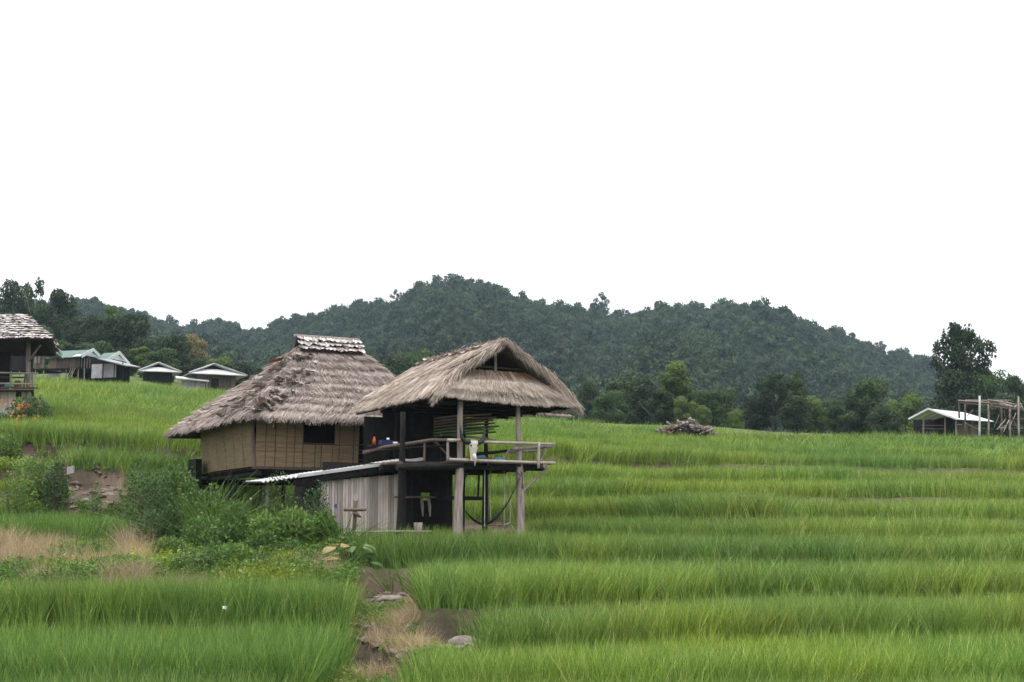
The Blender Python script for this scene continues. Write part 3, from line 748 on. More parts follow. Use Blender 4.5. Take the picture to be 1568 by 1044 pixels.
SHING = [leaf_shingle_mesh(M['dead_leaf'], i) for i in range(5)]
SHINGP = [leaf_shingle_mesh(M['pale_leaf'], 10 + i) for i in range(5)]
SHINGR = [leaf_shingle_mesh(M['rust_leaf'], 20)]
def place_leaf(parent, p, down, nrm, me, scale=1.0, roll=0.0, lift=0.0):
    down = Vector(down).normalized(); nrm = Vector(nrm).normalized()
    y = -down; x = y.cross(nrm).normalized(); z = x.cross(y)
    m = Matrix((x, y, z)).transposed().to_4x4() @ Matrix.Rotation(roll, 4, 'Z') @ Matrix.Rotation(lift, 4, 'X')
    o = link('dried_leaf', me, parent); off = Vector((0, 0, 0)); q = parent
    while q is not None: off = off + q.location; q = q.parent
    o.matrix_local = Matrix.Translation(Vector(p) - off) @ m @ Matrix.Scale(scale, 4)
    return o

# ================================================================== the bamboo walled hut
LF = Frame(-7.70 * 1.06, 41.0 * 1.06, YAW, 1.06)
ZE = 3.33
hut = empty('thatched_hut', LF.p(2.6, 3.9, LF.g(2.6, 3.9)), 'bamboo walled hut on stilts under a shaggy grey thatch roof with leafy ridge cap', 'hut')
roof = empty('roof', hut.location - hut.location, None); roof.parent = hut
def A(a, b, z): return np.array(LF.p(a, b, z))
RZ = 5.92
E0, E1, E2, E3 = A(0, 0, ZE), A(4.75, -.05, ZE - .02), A(6.2, 7.6, ZE), A(-.12, 8.25, ZE - .05)
mid = .33
R0, R1 = A(2.95, 3.85, RZ), A(5.05, 3.85, RZ)
def mixp(p, q, t, up=0, out=None):
    r_ = p + (q - p) * t; r_ = r_ + np.array([0, 0, up]); return r_ if out is None else r_ + out
fA = np.array(LF.f); sA = np.array(LF.s)
# front slope, its right edge bulging over the passage between the roofs
Sf, Ff, bed = thatch_slope(roof, [(0, E0, E1), (.35, mixp(E0, R0, .35, -.04), mixp(E1, R1, .35, -.10) + fA * 1.0), (.7, mixp(E0, R0, .7, -.14), mixp(E1, R1, .7, -.1) + fA * .75), (1, R0, R1)], 15000, M['thatch_grey'], 'front_thatch', seed=1, ext=.20, neat=1, courses=9, shag=.09)
Sl, Fl, _ = thatch_slope(roof, [(0, E3, E0), (.35, mixp(E3, R0, .35, -.0), mixp(E0, R0, .35, -.04)), (.7, mixp(E3, R0, .7, -.18), mixp(E0, R0, .7, -.14)), (1, R0 + sA * .02, R0)], 12000, M['thatch_grey'], 'side_thatch', seed=2, ext=.14, neat=1, courses=11, shag=.08)
thatch_slope(roof, [(0, E1, E2), (.35, mixp(E1, R1, .35, -.10) + fA * 1.0, mixp(E2, R1, .35, -.1)), (.7, mixp(E1, R1, .7, -.1) + fA * .75, mixp(E2, R1, .7, -.1)), (1, R1, R1 + sA * .02)], 4000, M['thatch_grey'], 'right_thatch', seed=3)
thatch_slope(roof, [(0, E2, E3), (1, R1, R0)], 4000, M['thatch_grey'], 'rear_thatch', seed=4)
# curled dead leaves in torn patches along the hip, as the photograph shows them
def leaf_patch(S, Fr, s0, s1, t0, t1, n, sh, big=1.0, seed=0, lift=(.0, .5)):
    r = np.random.default_rng(seed); s = r.uniform(s0, s1, n); t = r.uniform(t0, t1, n); p = S(s, t); dt, ds, nn = Fr(s, t)
    for i in range(n):
        place_leaf(roof, p[i] + nn[i] * r.uniform(.11, .17), -dt[i] + ds[i] * r.normal(0, .35), nn[i] + r.normal(0, .2, 3), sh[int(r.integers(0, len(sh)))], big * r.uniform(.7, 1.3), r.normal(0, .4), -r.uniform(*lift))
leaf_patch(Sf, Ff, .0, .17, .04, .20, 22, SHING, 1.1, 1)
leaf_patch(Sf, Ff, .04, .22, .22, .32, 14, SHINGP, 1.0, 2)
leaf_patch(Sf, Ff, .0, .30, .42, .50, 14, SHING, 1.0, 3)
leaf_patch(Sf, Ff, .02, .25, .56, .68, 12, SHING, 1.0, 4)
leaf_patch(Sf, Ff, .0, .25, .80, .90, 14, SHING, .9, 5)
leaf_patch(Sf, Ff, .02, .2, .85, .88, 4, SHINGP, .8, 15)
leaf_patch(Sl, Fl, .72, 1.0, .05, .85, 34, SHING, 1.1, 6)
leaf_patch(Sl, Fl, .1, .7, .05, .30, 14, SHING, 1.0, 7)
leaf_patch(Sl, Fl, .35, .55, .62, .74, 5, SHINGP, 1.0, 8)
leaf_patch(Sl, Fl, .40, .60, .80, .86, 3, SHINGR, 1.3, 9)
leaf_patch(Sl, Fl, .02, .05, .03, .06, 1, SHINGP, .7, 16)
# ragged dark grass blown over the hips
def wisps(S, Fr, s0, s1, t0, t1, n, mat, name, seed, L=.35):
    r = np.random.default_rng(seed); s = r.uniform(s0, s1, n); t = r.uniform(t0, t1, n); p = S(s, t); dt, ds, nn = Fr(s, t)
    d = unit(-dt + ds * r.normal(0, .8, n)[:, None] + nn * r.uniform(-.05, .3, n)[:, None])
    V, Q, v = ribbons(p + nn * .09, d, L * r.uniform(.5, 1.3, n), .02, unit(np.cross(d, nn)), -nn * .1, 3, .3, np.clip(r.normal(.35, .2, n), 0, 1))
    tag(link(name, np_mesh(name, V - np.array(hut.location), Q, mat, v), roof), kind='stuff')
wisps(Sf, Ff, 0, .3, .02, .95, 900, M['thatch_grey'], 'loose_straw', 31)
# ridge cap: a small gable of leaf shingles over a hollow roll
cap = empty('ridge_cap', (0, 0, 0)); cap.parent = roof
mb = MB(); c0, c1 = 2.85, 4.98; zc = RZ + .36
for sgn in (-1, 1):
    q = [LF.p(c0, 3.85, zc), LF.p(c1, 3.85, zc), LF.p(c1, 3.85 + sgn * .42, RZ - .14), LF.p(c0, 3.85 + sgn * .42, RZ - .14)]
    nrm = (q[1] - q[0]).cross(q[2] - q[1]).normalized() * .05
    mb.add(q + [p - nrm for p in q], [(0, 1, 2, 3), (7, 6, 5, 4), (0, 4, 5, 1), (1, 5, 6, 2), (2, 6, 7, 3), (3, 7, 4, 0)])
mb.build('cap_bed', M['thatch_bed'], cap)
off_cap = hut.location
for row in range(3):
    for i in range(19):
        a = c0 + .05 + (c1 - c0 - .05) * i / 18 + random.uniform(-.03, .03)
        t = row / 3 * .95
        p = LF.p(a, 3.85 - .42 * t, zc - .50 * t) + LF.s * -.05 + Vector((0, 0, .03))
        dn = LF.s * -.42 + Vector((0, 0, -.5)) + LF.f * random.uniform(-.12, .12)
        nr = LF.s * -.5 + Vector((0, 0, .42))
        place_leaf(cap, p, dn, nr, random.choice(SHINGP), random.uniform(.85, 1.15), random.uniform(-.15, .15), -random.uniform(.0, .25))
mb = MB()
mb.tube([LF.p(c0 - .1, 3.85, zc + .05), LF.p(c1 + .05, 3.85, zc + .05)], .045, 7); mb.build('ridge_pole', M['pole_pale'], cap)
mb = MB(); mb.add([LF.p(c0 + .12, 3.48, RZ - .1), LF.p(c0 + .12, 4.22, RZ - .1), LF.p(c0 + .12, 3.85, zc - .04)], [(0, 1, 2)]); mb.build('cap_shade_panel', M['black'], cap)  # black triangle painted as the shade in the open cap end

# walls: front panels and side panels of woven bamboo, leaning out towards the eave
WF = Frame(*(LF.p(.58, .85, 0).to_2d()), YAW, 1.06)
ZW0, ZW1 = 1.93, 3.45
def wall_panel(parent, name, mat, fr, a0, a1, bf, z0, z1, lean, side=False):
    """one slightly bowed panel; side=True runs it along b at a=bf"""
    mb = MB()
    def pt(u, w, z):
        o = lean * (z - ZW0) / (ZW1 - ZW0)
        return fr.p(u, bf - o - w, z) if not side else fr.p(bf - o - w, u, z)
    n = 4; vs = []
    for k in range(2):
        for j in range(2):
            for i in range(n + 1):
                vs.append(pt(a0 + (a1 - a0) * i / n, (.02 if k == 0 else -.02) + (.012 * math.sin(math.pi * i / n) if k == 0 else 0), (z0, z1)[j]))
    def id(k, j, i): return (k * 2 + j) * (n + 1) + i
    fs = []
    for i in range(n):
        fs += [(id(0, 0, i), id(0, 0, i + 1), id(0, 1, i + 1), id(0, 1, i)), (id(1, 0, i + 1), id(1, 0, i), id(1, 1, i), id(1, 1, i + 1)),
               (id(0, 1, i), id(0, 1, i + 1), id(1, 1, i + 1), id(1, 1, i)), (id(1, 0, i), id(1, 0, i + 1), id(0, 0, i + 1), id(0, 0, i))]
    fs += [(id(0, 0, 0), id(0, 1, 0), id(1, 1, 0), id(1, 0, 0)), (id(1, 0, n), id(1, 1, n), id(0, 1, n), id(0, 0, n))]
    mb.add(vs, fs, random.random()); return mb.build(name, mat, parent)
wl = empty('front_wall', (0, 0, 0)); wl.parent = hut
edges = [0, .60, 1.20, 1.46, 2.05, 2.62, 3.26]
zm = 2.62
for i in range(6):
    a0, a1 = edges[i] + .002, edges[i + 1] - .002
    wall_panel(wl, 'wall_panel', M['bamboo_mat'], WF, a0, a1, 0, ZW0, zm - .004, .10)
    if i in (3,):  continue
    if i == 4:
        wall_panel(wl, 'wall_panel', M['bamboo_mat'], WF, a1 - .14, a1, 0, zm + .004, ZW1, .10)
        continue
    wall_panel(wl, 'wall_panel', M['bamboo_mat'], WF, a0, a1, 0, zm + .004, ZW1, .10)
for i, a in enumerate(edges[1:-1] + [.30, .95, 1.85, 2.4, 3.08]):
    top = ZW1 if i not in (3,) else zm
    if i in (7, 8): top = zm - .02
    mb = MB(); mb.bar(WF.p(a, -.035, ZW0 - .02), WF.p(a, -.035 - .1 * (top - ZW0) / 1.5, top), .022, .014, LF.s); mb.build('wall_batten', M['wood_brown'], wl)
for z in (2.06, 2.20, 2.38, 2.50, 2.66, 2.86, 3.06):
    mb = MB(); o = .1 * (z - ZW0) / 1.52; mb.bar(WF.p(.02, -.036 - o, z), WF.p(1.5 if z > 2.7 else 3.40, -.036 - o, z + random.uniform(-.015, .015)), .014, .012); mb.build('bamboo_lath', M['bamboo_mat_old'], wl)
win = empty('window', (0, 0, 0)); win.parent = wl
mb = MB(); mb.bar(WF.p(1.52, -.06, zm + .0), WF.p(2.58, -.06, zm + .0), .05, .03); mb.build('window_sill', M['wood_brown'], win)
mb = MB(); fbar(mb, WF, 1.45, 2.75, .5, .54, 2.4, 3.5); mb.build('room_shade_panel', M['black'], win)  # black panel standing in for the shade of the room
wl2 = empty('side_wall', (0, 0, 0)); wl2.parent = hut
be = [0, .9, 1.8, 2.7, 3.6, 4.5, 5.3]
for i in range(6):
    wall_panel(wl2, 'wall_panel', M['bamboo_mat_old'], WF, be[i] + .002, be[i + 1] - .002, 0, ZW0, ZW1, .17, True)
    if i:
        mb = MB(); mb.bar(WF.p(-.035, be[i], ZW0), WF.p(-.035 - .17, be[i], ZW1), .014, .01, LF.f); mb.build('wall_batten', M['bamboo_mat'], wl2)
mb = MB(); mb.log(WF.p(.0, .0, ZW0 - .08), WF.p(-.14, -.08, ZW1), .06, .055, 0); mb.build('corner_post', M['wood_brown'], hut)
mb = MB(); fbar(mb, WF, 3.42, 3.46, -.05, 5.3, 1.95, 3.5); fbar(mb, WF, 0, 3.4, 5.3, 5.34, 1.95, 3.5); mb.build('rear_wall', M['wood_dark'], hut)
fl = empty('floor_frame', (0, 0, 0)); fl.parent = hut
mb = MB(); fbar(mb, WF, -.02, 3.6, -.02, 5.35, 1.80, 1.90); mb.build('floor', M['wood_dark'], fl)
mb = MB(); mb.bar(WF.p(-.08, -.05, 1.885), WF.p(3.7, -.05, 1.885), .07, .07); mb.build('sill_beam', M['wood_brown'], fl)
for i in range(17):
    b = .1 + 5.1 * i / 16
    mb = MB(); mb.tube([WF.p(-.16, b, 1.84), WF.p(.5, b, 1.84)], .032, 6); mb.build('joist', M['wood_dark'], fl)
mb = MB(); mb.log(WF.p(.1, -.2, 1.72), WF.p(.1, 5.9, 1.70), .09, .08, .01); mb.build('floor_beam', M['wood_dark'], fl)
mb = MB(); mb.log(WF.p(3.3, -.2, 1.72), WF.p(3.3, 5.9, 1.70), .09, .08, .01); mb.build('floor_beam', M['wood_dark'], fl)
mb = MB(); mb.log(WF.p(-.5, 5.3, 1.62), WF.p(3.6, 5.3, 1.65), .10, .09, .01); mb.build('floor_beam', M['wood_dark'], fl)
for i, (a, b, m_, r_) in enumerate([(.35, .45, 'wood_dark', .05), (1.9, .3, 'wood_dark', .07), (3.3, .3, 'wood_dark', .08), (.2, 2.6, 'wood_dark', .09), (1.8, 2.6, 'wood_dark', .08), (3.3, 2.7, 'wood_dark', .08), (.15, 5.0, 'wood_dark', .09), (3.3, 5.0, 'wood_dark', .08)]):
    mb = MB(); mb.log(WF.p(a, b, WF.g(a, b) - .15), WF.p(a, b, 1.8), r_, r_ * .85, .015); mb.build('stilt', M[m_], hut)
mb = MB(); fbar(mb, WF, -.45, -.25, 4.7, 5.6, 1.45, 2.35); mb.build('store_box', M['wood_dark'], hut)
# eave poles under the thatch
for b0, b1, a0, a1 in ((.35, .35, .1, 4.9), (.4, 7.3, .25, .25)):
    mb = MB(); mb.log(LF.p(a0, b0, ZE - .02), LF.p(a1, b1, ZE - .02), .04, .035, .01); mb.build('eave_pole', M['wood_dark'], roof)
for k in range(9):
    b = .5 + .8 * k
    mb = MB(); mb.log(LF.p(.05, b, ZE - .05), Vector(R0) + Vector((0, 0, -.25)), .025, .02, .0, 3, 5); mb.build('rafter', M['wood_dark'], roof)

# ================================================================== the open sided hut
PF = Frame(-1.70, 39.3)
ZD = 1.95
pav = empty('open_hut', PF.p(1.6, 2.4, PF.g(1.6, 2.4)), 'open sided hut on tall posts with tan thatch roof above a railed deck', 'hut')
pr = empty('roof', (0, 0, 0)); pr.parent = pav
def B(a, b, z): return np.array(PF.p(a, b, z))
ZP = 3.80; RP_ = 5.34; a_l, a_r, am = -.52, 3.72, 1.76
b_f, b_b = -.10, 5.9
tm = .55
leftrows = [(0, B(a_l, b_b, ZP - .05), B(a_l, b_f, ZP)), (.25, B(a_l + .55, b_b, ZP + .42), B(a_l + .50, b_f + .22, ZP + .42)), (tm, B(.75, b_b - .1, 4.66), B(.60, b_f + .40, 4.72)), (1, B(am, b_b - .3, RP_), B(am, b_f + .18, RP_ + .06))]
Spl, Fpl, _ = thatch_slope(pr, leftrows, 15000, M['thatch_tan'], 'left_thatch', seed=11, courses=7, L=.75, ext=.13, shag=.03, edge_drop=.08)
rightrows = [(0, B(a_r + .22, b_f + .05, ZP - .14), B(a_r + .2, b_b, ZP - .05)), (.25, B(a_r - .35, b_f + .25, ZP + .40), B(a_r - .5, b_b, ZP + .4)), (tm, B(2.98, b_f + .40, 4.64), B(2.75, b_b - .1, 4.6)), (1, B(am, b_f + .18, RP_ + .06), B(am, b_b - .3, RP_))]
thatch_slope(pr, rightrows, 9000, M['thatch_tan'], 'right_thatch', seed=12, courses=7, L=.75, ext=.18, shag=.05)
frontrows = [(0, B(a_l, b_f, ZP), B(a_r + .22, b_f + .05, ZP - .14)), (.3, B(a_l + .5, b_f + .22, ZP + .30), B(a_r - .3, b_f + .25, ZP + .22)), (1, B(.45, b_f + .85, 4.56), B(3.12, b_f + .85, 4.54))]
Spf, Fpf, _ = thatch_slope(pr, frontrows, 12000, M['thatch_tan'], 'front_thatch', seed=13, courses=4, L=.60, ext=.09, shag=.03, edge_drop=.07, tmax=.80)
rw = np.random.default_rng(41); nw = 1500; sw_ = rw.uniform(.06, .94, nw); tw_ = rw.uniform(.80, .98, nw); pw = Spf(sw_, tw_); dtw, dsw, nnw = Fpf(sw_, tw_)
dw = unit(-dtw + dsw * rw.normal(0, .1, nw)[:, None]); Vw, Qw, vw = ribbons(pw + nnw * .10, dw, .22 * rw.uniform(.6, 1.3, nw), .02, unit(np.cross(dw, nnw)), nnw * .02, 3, .4, np.clip(rw.normal(.45, .2, nw), 0, 1))
tag(link('inner_straw', np_mesh('inner_straw', Vw - np.array(pav.location), Qw, M['thatch_warm'], vw), pr), kind='stuff')
# gable opening: black panel painted as its shade, post, tie rail and verge rolls
ga = empty('gable', (0, 0, 0)); ga.parent = pr
mb = MB(); q = [PF.p(.4, 1.5, 4.4), PF.p(3.2, 1.5, 4.4), PF.p(am, 1.5, RP_ - .05)]; mb.add(q + [p + PF.s * .05 for p in q], [(0, 1, 2), (5, 4, 3), (0, 3, 4, 1), (1, 4, 5, 2), (2, 5, 3, 0)]); mb.build('gable_shade_panel', M['black'], ga)
mb = MB(); mb.log(PF.p(am - .08, .55, 4.55), PF.p(am - .08, .55, RP_ - .1), .04, .035, .01); mb.build('king_post', M['post'], ga)
mb = MB(); mb.log(PF.p(.55, .72, 4.72), PF.p(3.05, .72, 4.70), .03, .025, .01); mb.build('tie_pole', M['wood_brown'], ga)
for sg, ae in ((-1, .55), (1, 3.02)):
    mb = MB(); mb.log(PF.p(ae, .2, 4.62), PF.p(am, .06, RP_ - .02), .07, .06, .01); mb.build('verge_pole', M['wood_brown'], ga)
def verge(name, p0, p1, n, seed, mat, outw, L=.4):
    r = np.random.default_rng(seed); t = r.random(n); p0 = np.array(p0); p1 = np.array(p1)
    base = p0 + (p1 - p0) * t[:, None] + r.normal(0, .04, (n, 3)) + np.array([0, 0, .05])
    dd = unit(p0 - p1); d = unit(dd * 1.0 + np.array([0, 0, -.35]) + np.array(outw) * r.uniform(.0, .7, n)[:, None] + r.normal(0, .12, (n, 3)))
    side = unit(np.cross(d, rdir(n, r)))
    V, Q, v = ribbons(base, d, L * r.uniform(.5, 1.2, n), .02, side, np.tile([0, 0, -.08], (n, 1)), 3, .3, np.clip(r.normal(.45, .2, n), 0, 1))
    tag(link(name, np_mesh(name, V - np.array(pav.location), Q, mat, v), ga), kind='stuff')
verge('verge_straw', B(.45, .12, 4.55), B(am, .08, RP_ + .03), 800, 5, M['thatch_tan'], -fA * .3, .3)
verge('verge_straw', B(3.15, .12, 4.5), B(am, .08, RP_ + .03), 800, 6, M['thatch_tan'], fA * .3, .3)
verge('verge_straw', B(a_r + .2, .0, ZP), B(3.05, .12, 4.62), 1500, 7, M['thatch_tan'], -sA * .4, .5)
verge('hip_straw', B(a_l + .1, -.08, ZP + .05), B(.62, .3, 4.70), 1500, 8, M['thatch_tan'], -sA * .25, .45)
verge('ridge_straw', B(am - .25, 5.0, RP_ - .05), B(am, .1, RP_ + .08), 700, 9, M['thatch_tan'], -fA * .3, .25)
# leaf shingles laid along the left of the ridge
rr = np.random.default_rng(77)
for i in range(46):
    s_ = rr.uniform(.02, .86); t_ = .93 + rr.uniform(-.05, .05) * (1 - s_) - .04 * s_
    p = Spl(np.array([s_]), np.array([t_]))[0]; dt, ds, nn = Fpl(np.array([s_]), np.array([t_]))
    place_leaf(pr, p + nn[0] * .12, -dt[0] + ds[0] * rr.normal(0, .3), nn[0] + rr.normal(0, .15, 3), (SHINGP if i % 3 else SHING)[i % 5], rr.uniform(.5, .85), rr.normal(0, .4), -rr.uniform(0, .3))

# posts
for (a, b, r0, r1, zt, m_) in [(.30, .12, .135, .105, 3.62, 'post'), (2.30, .15, .135, .095, 3.62, 'post'), (.98, 1.3, .10, .09, 3.7, 'wood_dark'), (3.05, 3.9, .1, .09, 3.8, 'wood_dark'),
                            (.0, 3.9, .1, .09, 3.8, 'wood_dark'), (-1.25, .55, .12, .1, 3.3, 'wood_dark'), (1.6, 4.0, .1, .09, 3.9, 'wood_dark')]:
    g0 = PF.g(a, b)
    mb = MB(); pts = []; rs = []
    top = zt
    for i in range(9):
        t = i / 8; z = g0 - .2 + (top - g0 + .2) * t
        lean_ = .06 * t if a != 2.30 else -.10 * t
        pts.append(PF.p(a + lean_ + random.uniform(-.012, .012), b + random.uniform(-.01, .01), z)); rs.append((r0 + (r1 - r0) * t) * random.uniform(.95, 1.05) * (.72 if z > ZD else 1))
    mb.tube(pts, rs, 10); mb.build('post', M[m_], pav, smooth=True)
# deck
dk = empty('deck', (0, 0, 0)); dk.parent = pav
n = 30
for i in range(n):
    b = .05 + 4.3 * i / n
    mb = MB(); a1 = 3.05 if i > 1 else 3.28
    fbar(mb, PF, -1.3 if b > .5 else -.02, a1 + random.uniform(-.05, .05), b, b + .128, ZD - .03, ZD + random.uniform(-.005, .012)); mb.build('floor_slat', M['wood_brown'], dk)
mb = MB(); mb.log(PF.p(-.05, -.04, ZD + .035), PF.p(3.30, -.04, ZD + .015), .045, .04, .006, n=8); mb.build('deck_edge_pole', M['pole_pale'], dk, True)
for b in (.25, 1.4, 2.6, 3.8):
    mb = MB(); mb.log(PF.p(-1.5, b, ZD - .16), PF.p(3.1, b, ZD - .13), .085, .075, .01); mb.build('deck_beam', M['wood_dark'], dk)
for a in (.15, 1.2, 2.2, 2.95):
    mb = MB(); mb.log(PF.p(a, .05, ZD - .07), PF.p(a, 4.3, ZD - .07), .05, .045, .01); mb.build('joist', M['wood_dark'], dk)
for i in range(9):   # ends of the joists under the left edge
    mb = MB(); b = .5 + i * .42; mb.tube([PF.p(-1.5, b, ZD - .06), PF.p(-1.2, b, ZD - .06)], .04, 6); mb.build('joist', M['wood_brown'], dk)
mb = MB(); mb.log(PF.p(-1.55, .12, ZD - .20), PF.p(.4, .05, ZD - .10), .10, .09, .01); mb.build('deck_beam', M['wood_dark'], dk)
# bracket under the deck's right end
mb = MB(); mb.log(PF.p(2.32, .1, 1.15), PF.p(3.12, .05, ZD - .1), .035, .035, .008); mb.build('brace', M['post'], pav)
mb = MB(); mb.log(PF.p(2.95, -.1, ZD - .08), PF.p(2.95, .4, ZD - .08), .075, .075, 0); mb.build('beam_end', M['post'], pav)
mb = MB(); mb.log(PF.p(2.28, .05, 1.22), PF.p(2.26, .05, ZD - .25), .035, .03, .01); mb.build('brace', M['wood_brown'], pav)
# rails
rl = empty('railing', (0, 0, 0)); rl.parent = pav
ZR = 2.50
def rlog(p, q, r, m_='pole_pale', w=.008, name='rail'):
    mb = MB(); mb.log(p, q, r, r * .92, w); return mb.build(name, M[m_], rl, True)
rlog(PF.p(-.12, -.06, ZR + .02), PF.p(.42, -.06, ZR + .03), .05)
rlog(PF.p(.65, -.02, ZR + .0), PF.p(3.32, -.02, ZR + .01), .042)
rlog(PF.p(1.95, .02, ZR - .16), PF.p(3.40, .25, ZR - .03), .05, 'post')
rlog(PF.p(2.1, .5, ZR - .22), PF.p(3.15, .5, ZR - .16), .04, 'post')
rlog(PF.p(2.72, -.1, ZD - .15), PF.p(2.74, -.1, ZR + .05), .042, 'pole_pale', .004, 'rail_post')
rlog(PF.p(3.0, .35, ZD - .0), PF.p(3.22, .4, ZR - .1), .04, 'post', .006, 'rail_post')
rlog(PF.p(-.08, .0, ZD), PF.p(-.08, .0, ZR), .04, 'post', .004, 'rail_post')
rlog(PF.p(1.85, .45, ZD), PF.p(2.05, .4, ZD + .42), .035, 'post', .006, 'rail_post')
# long crooked rail running back along the left side
mb = MB(); mb.tube([PF.p(-.05, .0, ZR + .02), PF.p(-.45, .25, ZR + .03), PF.p(-.9, .7, ZR - .06), PF.p(-1.35, 1.5, ZR - .13), PF.p(-1.6, 2.4, ZR - .24)], [.05, .05, .055, .05, .045], 8); mb.build('crooked_rail', M['wood_brown'], rl, True)
rlog(PF.p(-.05, .02, ZR - .12), PF.p(-1.5, 1.6, ZR - .22), .03, 'wood_dark')
for (p, q) in (((-.35, .3, ZR - .0), (.15, .2, ZD + .05)), ((-1.0, 1.0, ZD), (-1.0, 1.0, ZR - .15)), ((-.55, .5, ZD), (-.55, .5, ZR))):
    rlog(PF.p(*p), PF.p(*q), .03, 'wood_brown', .01, 'rail_post')
# inner walls that keep the room dark
iw = empty('inner_wall', (0, 0, 0)); iw.parent = pav
k = 0
for a in np.arange(-.86, 2.30, .15):
    mb = MB(); lowt = 2.35 if (-.95 < a < -.75) else 0
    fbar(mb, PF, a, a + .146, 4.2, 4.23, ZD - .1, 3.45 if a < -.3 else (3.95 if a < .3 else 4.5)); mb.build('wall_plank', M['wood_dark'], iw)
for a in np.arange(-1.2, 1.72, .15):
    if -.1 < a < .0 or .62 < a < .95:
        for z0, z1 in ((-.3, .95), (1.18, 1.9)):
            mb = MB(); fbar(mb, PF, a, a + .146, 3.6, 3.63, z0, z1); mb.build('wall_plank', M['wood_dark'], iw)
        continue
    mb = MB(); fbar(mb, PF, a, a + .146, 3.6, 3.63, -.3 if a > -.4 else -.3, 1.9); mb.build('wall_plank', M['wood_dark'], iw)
mb = MB(); fbar(mb, PF, -2.6, -1.0, 3.0, 3.04, .0, 2.0); mb.build('passage_shade_sheet', M['wood_dark'], iw)  # added dark sheet standing in for the black gap between the huts
mb = MB(); fbar(mb, PF, .1, 2.2, 1.3, 4.2, 3.75, 3.80); mb.build('loft', M['wood_dark'], iw)
for i in range(5):
    mb = MB(); mb.log(PF.p(-.5, .2 + i * .9, 3.58), PF.p(3.8, .2 + i * .9, 3.55), .045, .04, .01); mb.build('tie_beam', M['wood_dark'], pr)

# things stored under the right eave: sheaves of leaf thatch on poles
t_ = empty('leaf_sheaf', PF.p(1.5, 1.6, 2.75), 'stack of spare dried leaf thatch panels hung on poles under the tan roof', 'thatch bundle')
for i in range(7):
    mb = MB(); z = 2.86 + i * .085; a1 = 2.02 + random.uniform(-.22, .12)
    c = [PF.p(.6, 1.1, z - .1), PF.p(a1, 1.1, z), PF.p(a1 - .1, 2.4, z + .02), PF.p(.6, 2.4, z - .08)]
    mb.add(c + [p + Vector((0, 0, .045)) for p in c], [(3, 2, 1, 0), (4, 5, 6, 7), (0, 1, 5, 4), (1, 2, 6, 5), (2, 3, 7, 6), (3, 0, 4, 7)]); mb.build('leaf_panel', M['bush_dark'] if i < 3 else M['wood_brown'], t_)
for q in ((.7, 1.3, 2.78, 2.15, 2.66), (.6, 1.9, 2.80, 2.2, 2.75)):
    mb = MB(); mb.log(PF.p(q[0], q[1], q[2]), PF.p(q[3], q[1] + .1, q[4]), .03, .03, .006); mb.build('support_pole', M['pole_pale'], t_)

# buffalo skull on the rail
def skull():
    c = PF.p(.62, -.17, ZR - .06)
    root = empty('buffalo_skull', c, 'bleached buffalo skull with curved black horns hung to the deck rail', 'skull')
    mb = MB(); secs = [(0.10, .10, .07), (.05, .135, .09), (-.02, .12, .10), (-.12, .105, .095), (-.24, .075, .08), (-.36, .058, .06), (-.44, .065, .045), (-.48, .04, .03)]
    n = 12; V = []; Fc = []
    for (z, w, d) in secs:
        for k in range(n):
            an = 2 * math.pi * k / n
            V.append(c + PF.f * (w * 1.3 * math.cos(an) + .03 * z) - PF.s * (d * math.sin(an) * (1.1 if math.sin(an) > 0 else .7)) + Vector((0, 0, z)))
    for i in range(len(secs) - 1):
        for k in range(n): Fc.append((i * n + k, i * n + (k + 1) % n, (i + 1) * n + (k + 1) % n, (i + 1) * n + k))
    Fc += [tuple(range(n)), tuple((len(secs) - 1) * n + k for k in reversed(range(n)))]
    mb.add(V, Fc, .6); sk = mb.build('cranium', M['bone'], root, True)
    for sg in (-1, 1):
        mb = MB(); e = c + PF.f * (sg * .088) - PF.s * .055 + Vector((0, 0, -.06)); 
        mb.tube([e - PF.s * .03 - PF.f * .0, e + PF.s * .03], [.036, .03], 10); mb.build('eye_socket', M['black'], sk)
        mb = MB(); pts = []; rs = []
        for i in range(10):
            t = i / 9; an = t * 1.75
            pts.append(c + PF.f * (sg * (.10 + .27 * math.sin(an))) + Vector((0, 0, .04 + .40 * (1 - math.cos(an)) * .9 - .05 * math.sin(an * 1.8))) + PF.s * .06 * t); rs.append(.075 * (1 - t) ** .75 + .012)
        mb.tube(pts, rs, 9); mb.build('horn', M['horn'], root, True)
    mb = MB(); mb.tube([c - PF.s * .05 + Vector((0, 0, -.30)), c - PF.s * .09 + Vector((.02, 0, -.42)), c - PF.s * .06 + Vector((.015, 0, -.62))], [.05, .04, .016], 8); mb.build('jaw', M['bone'], root, True)
skull()
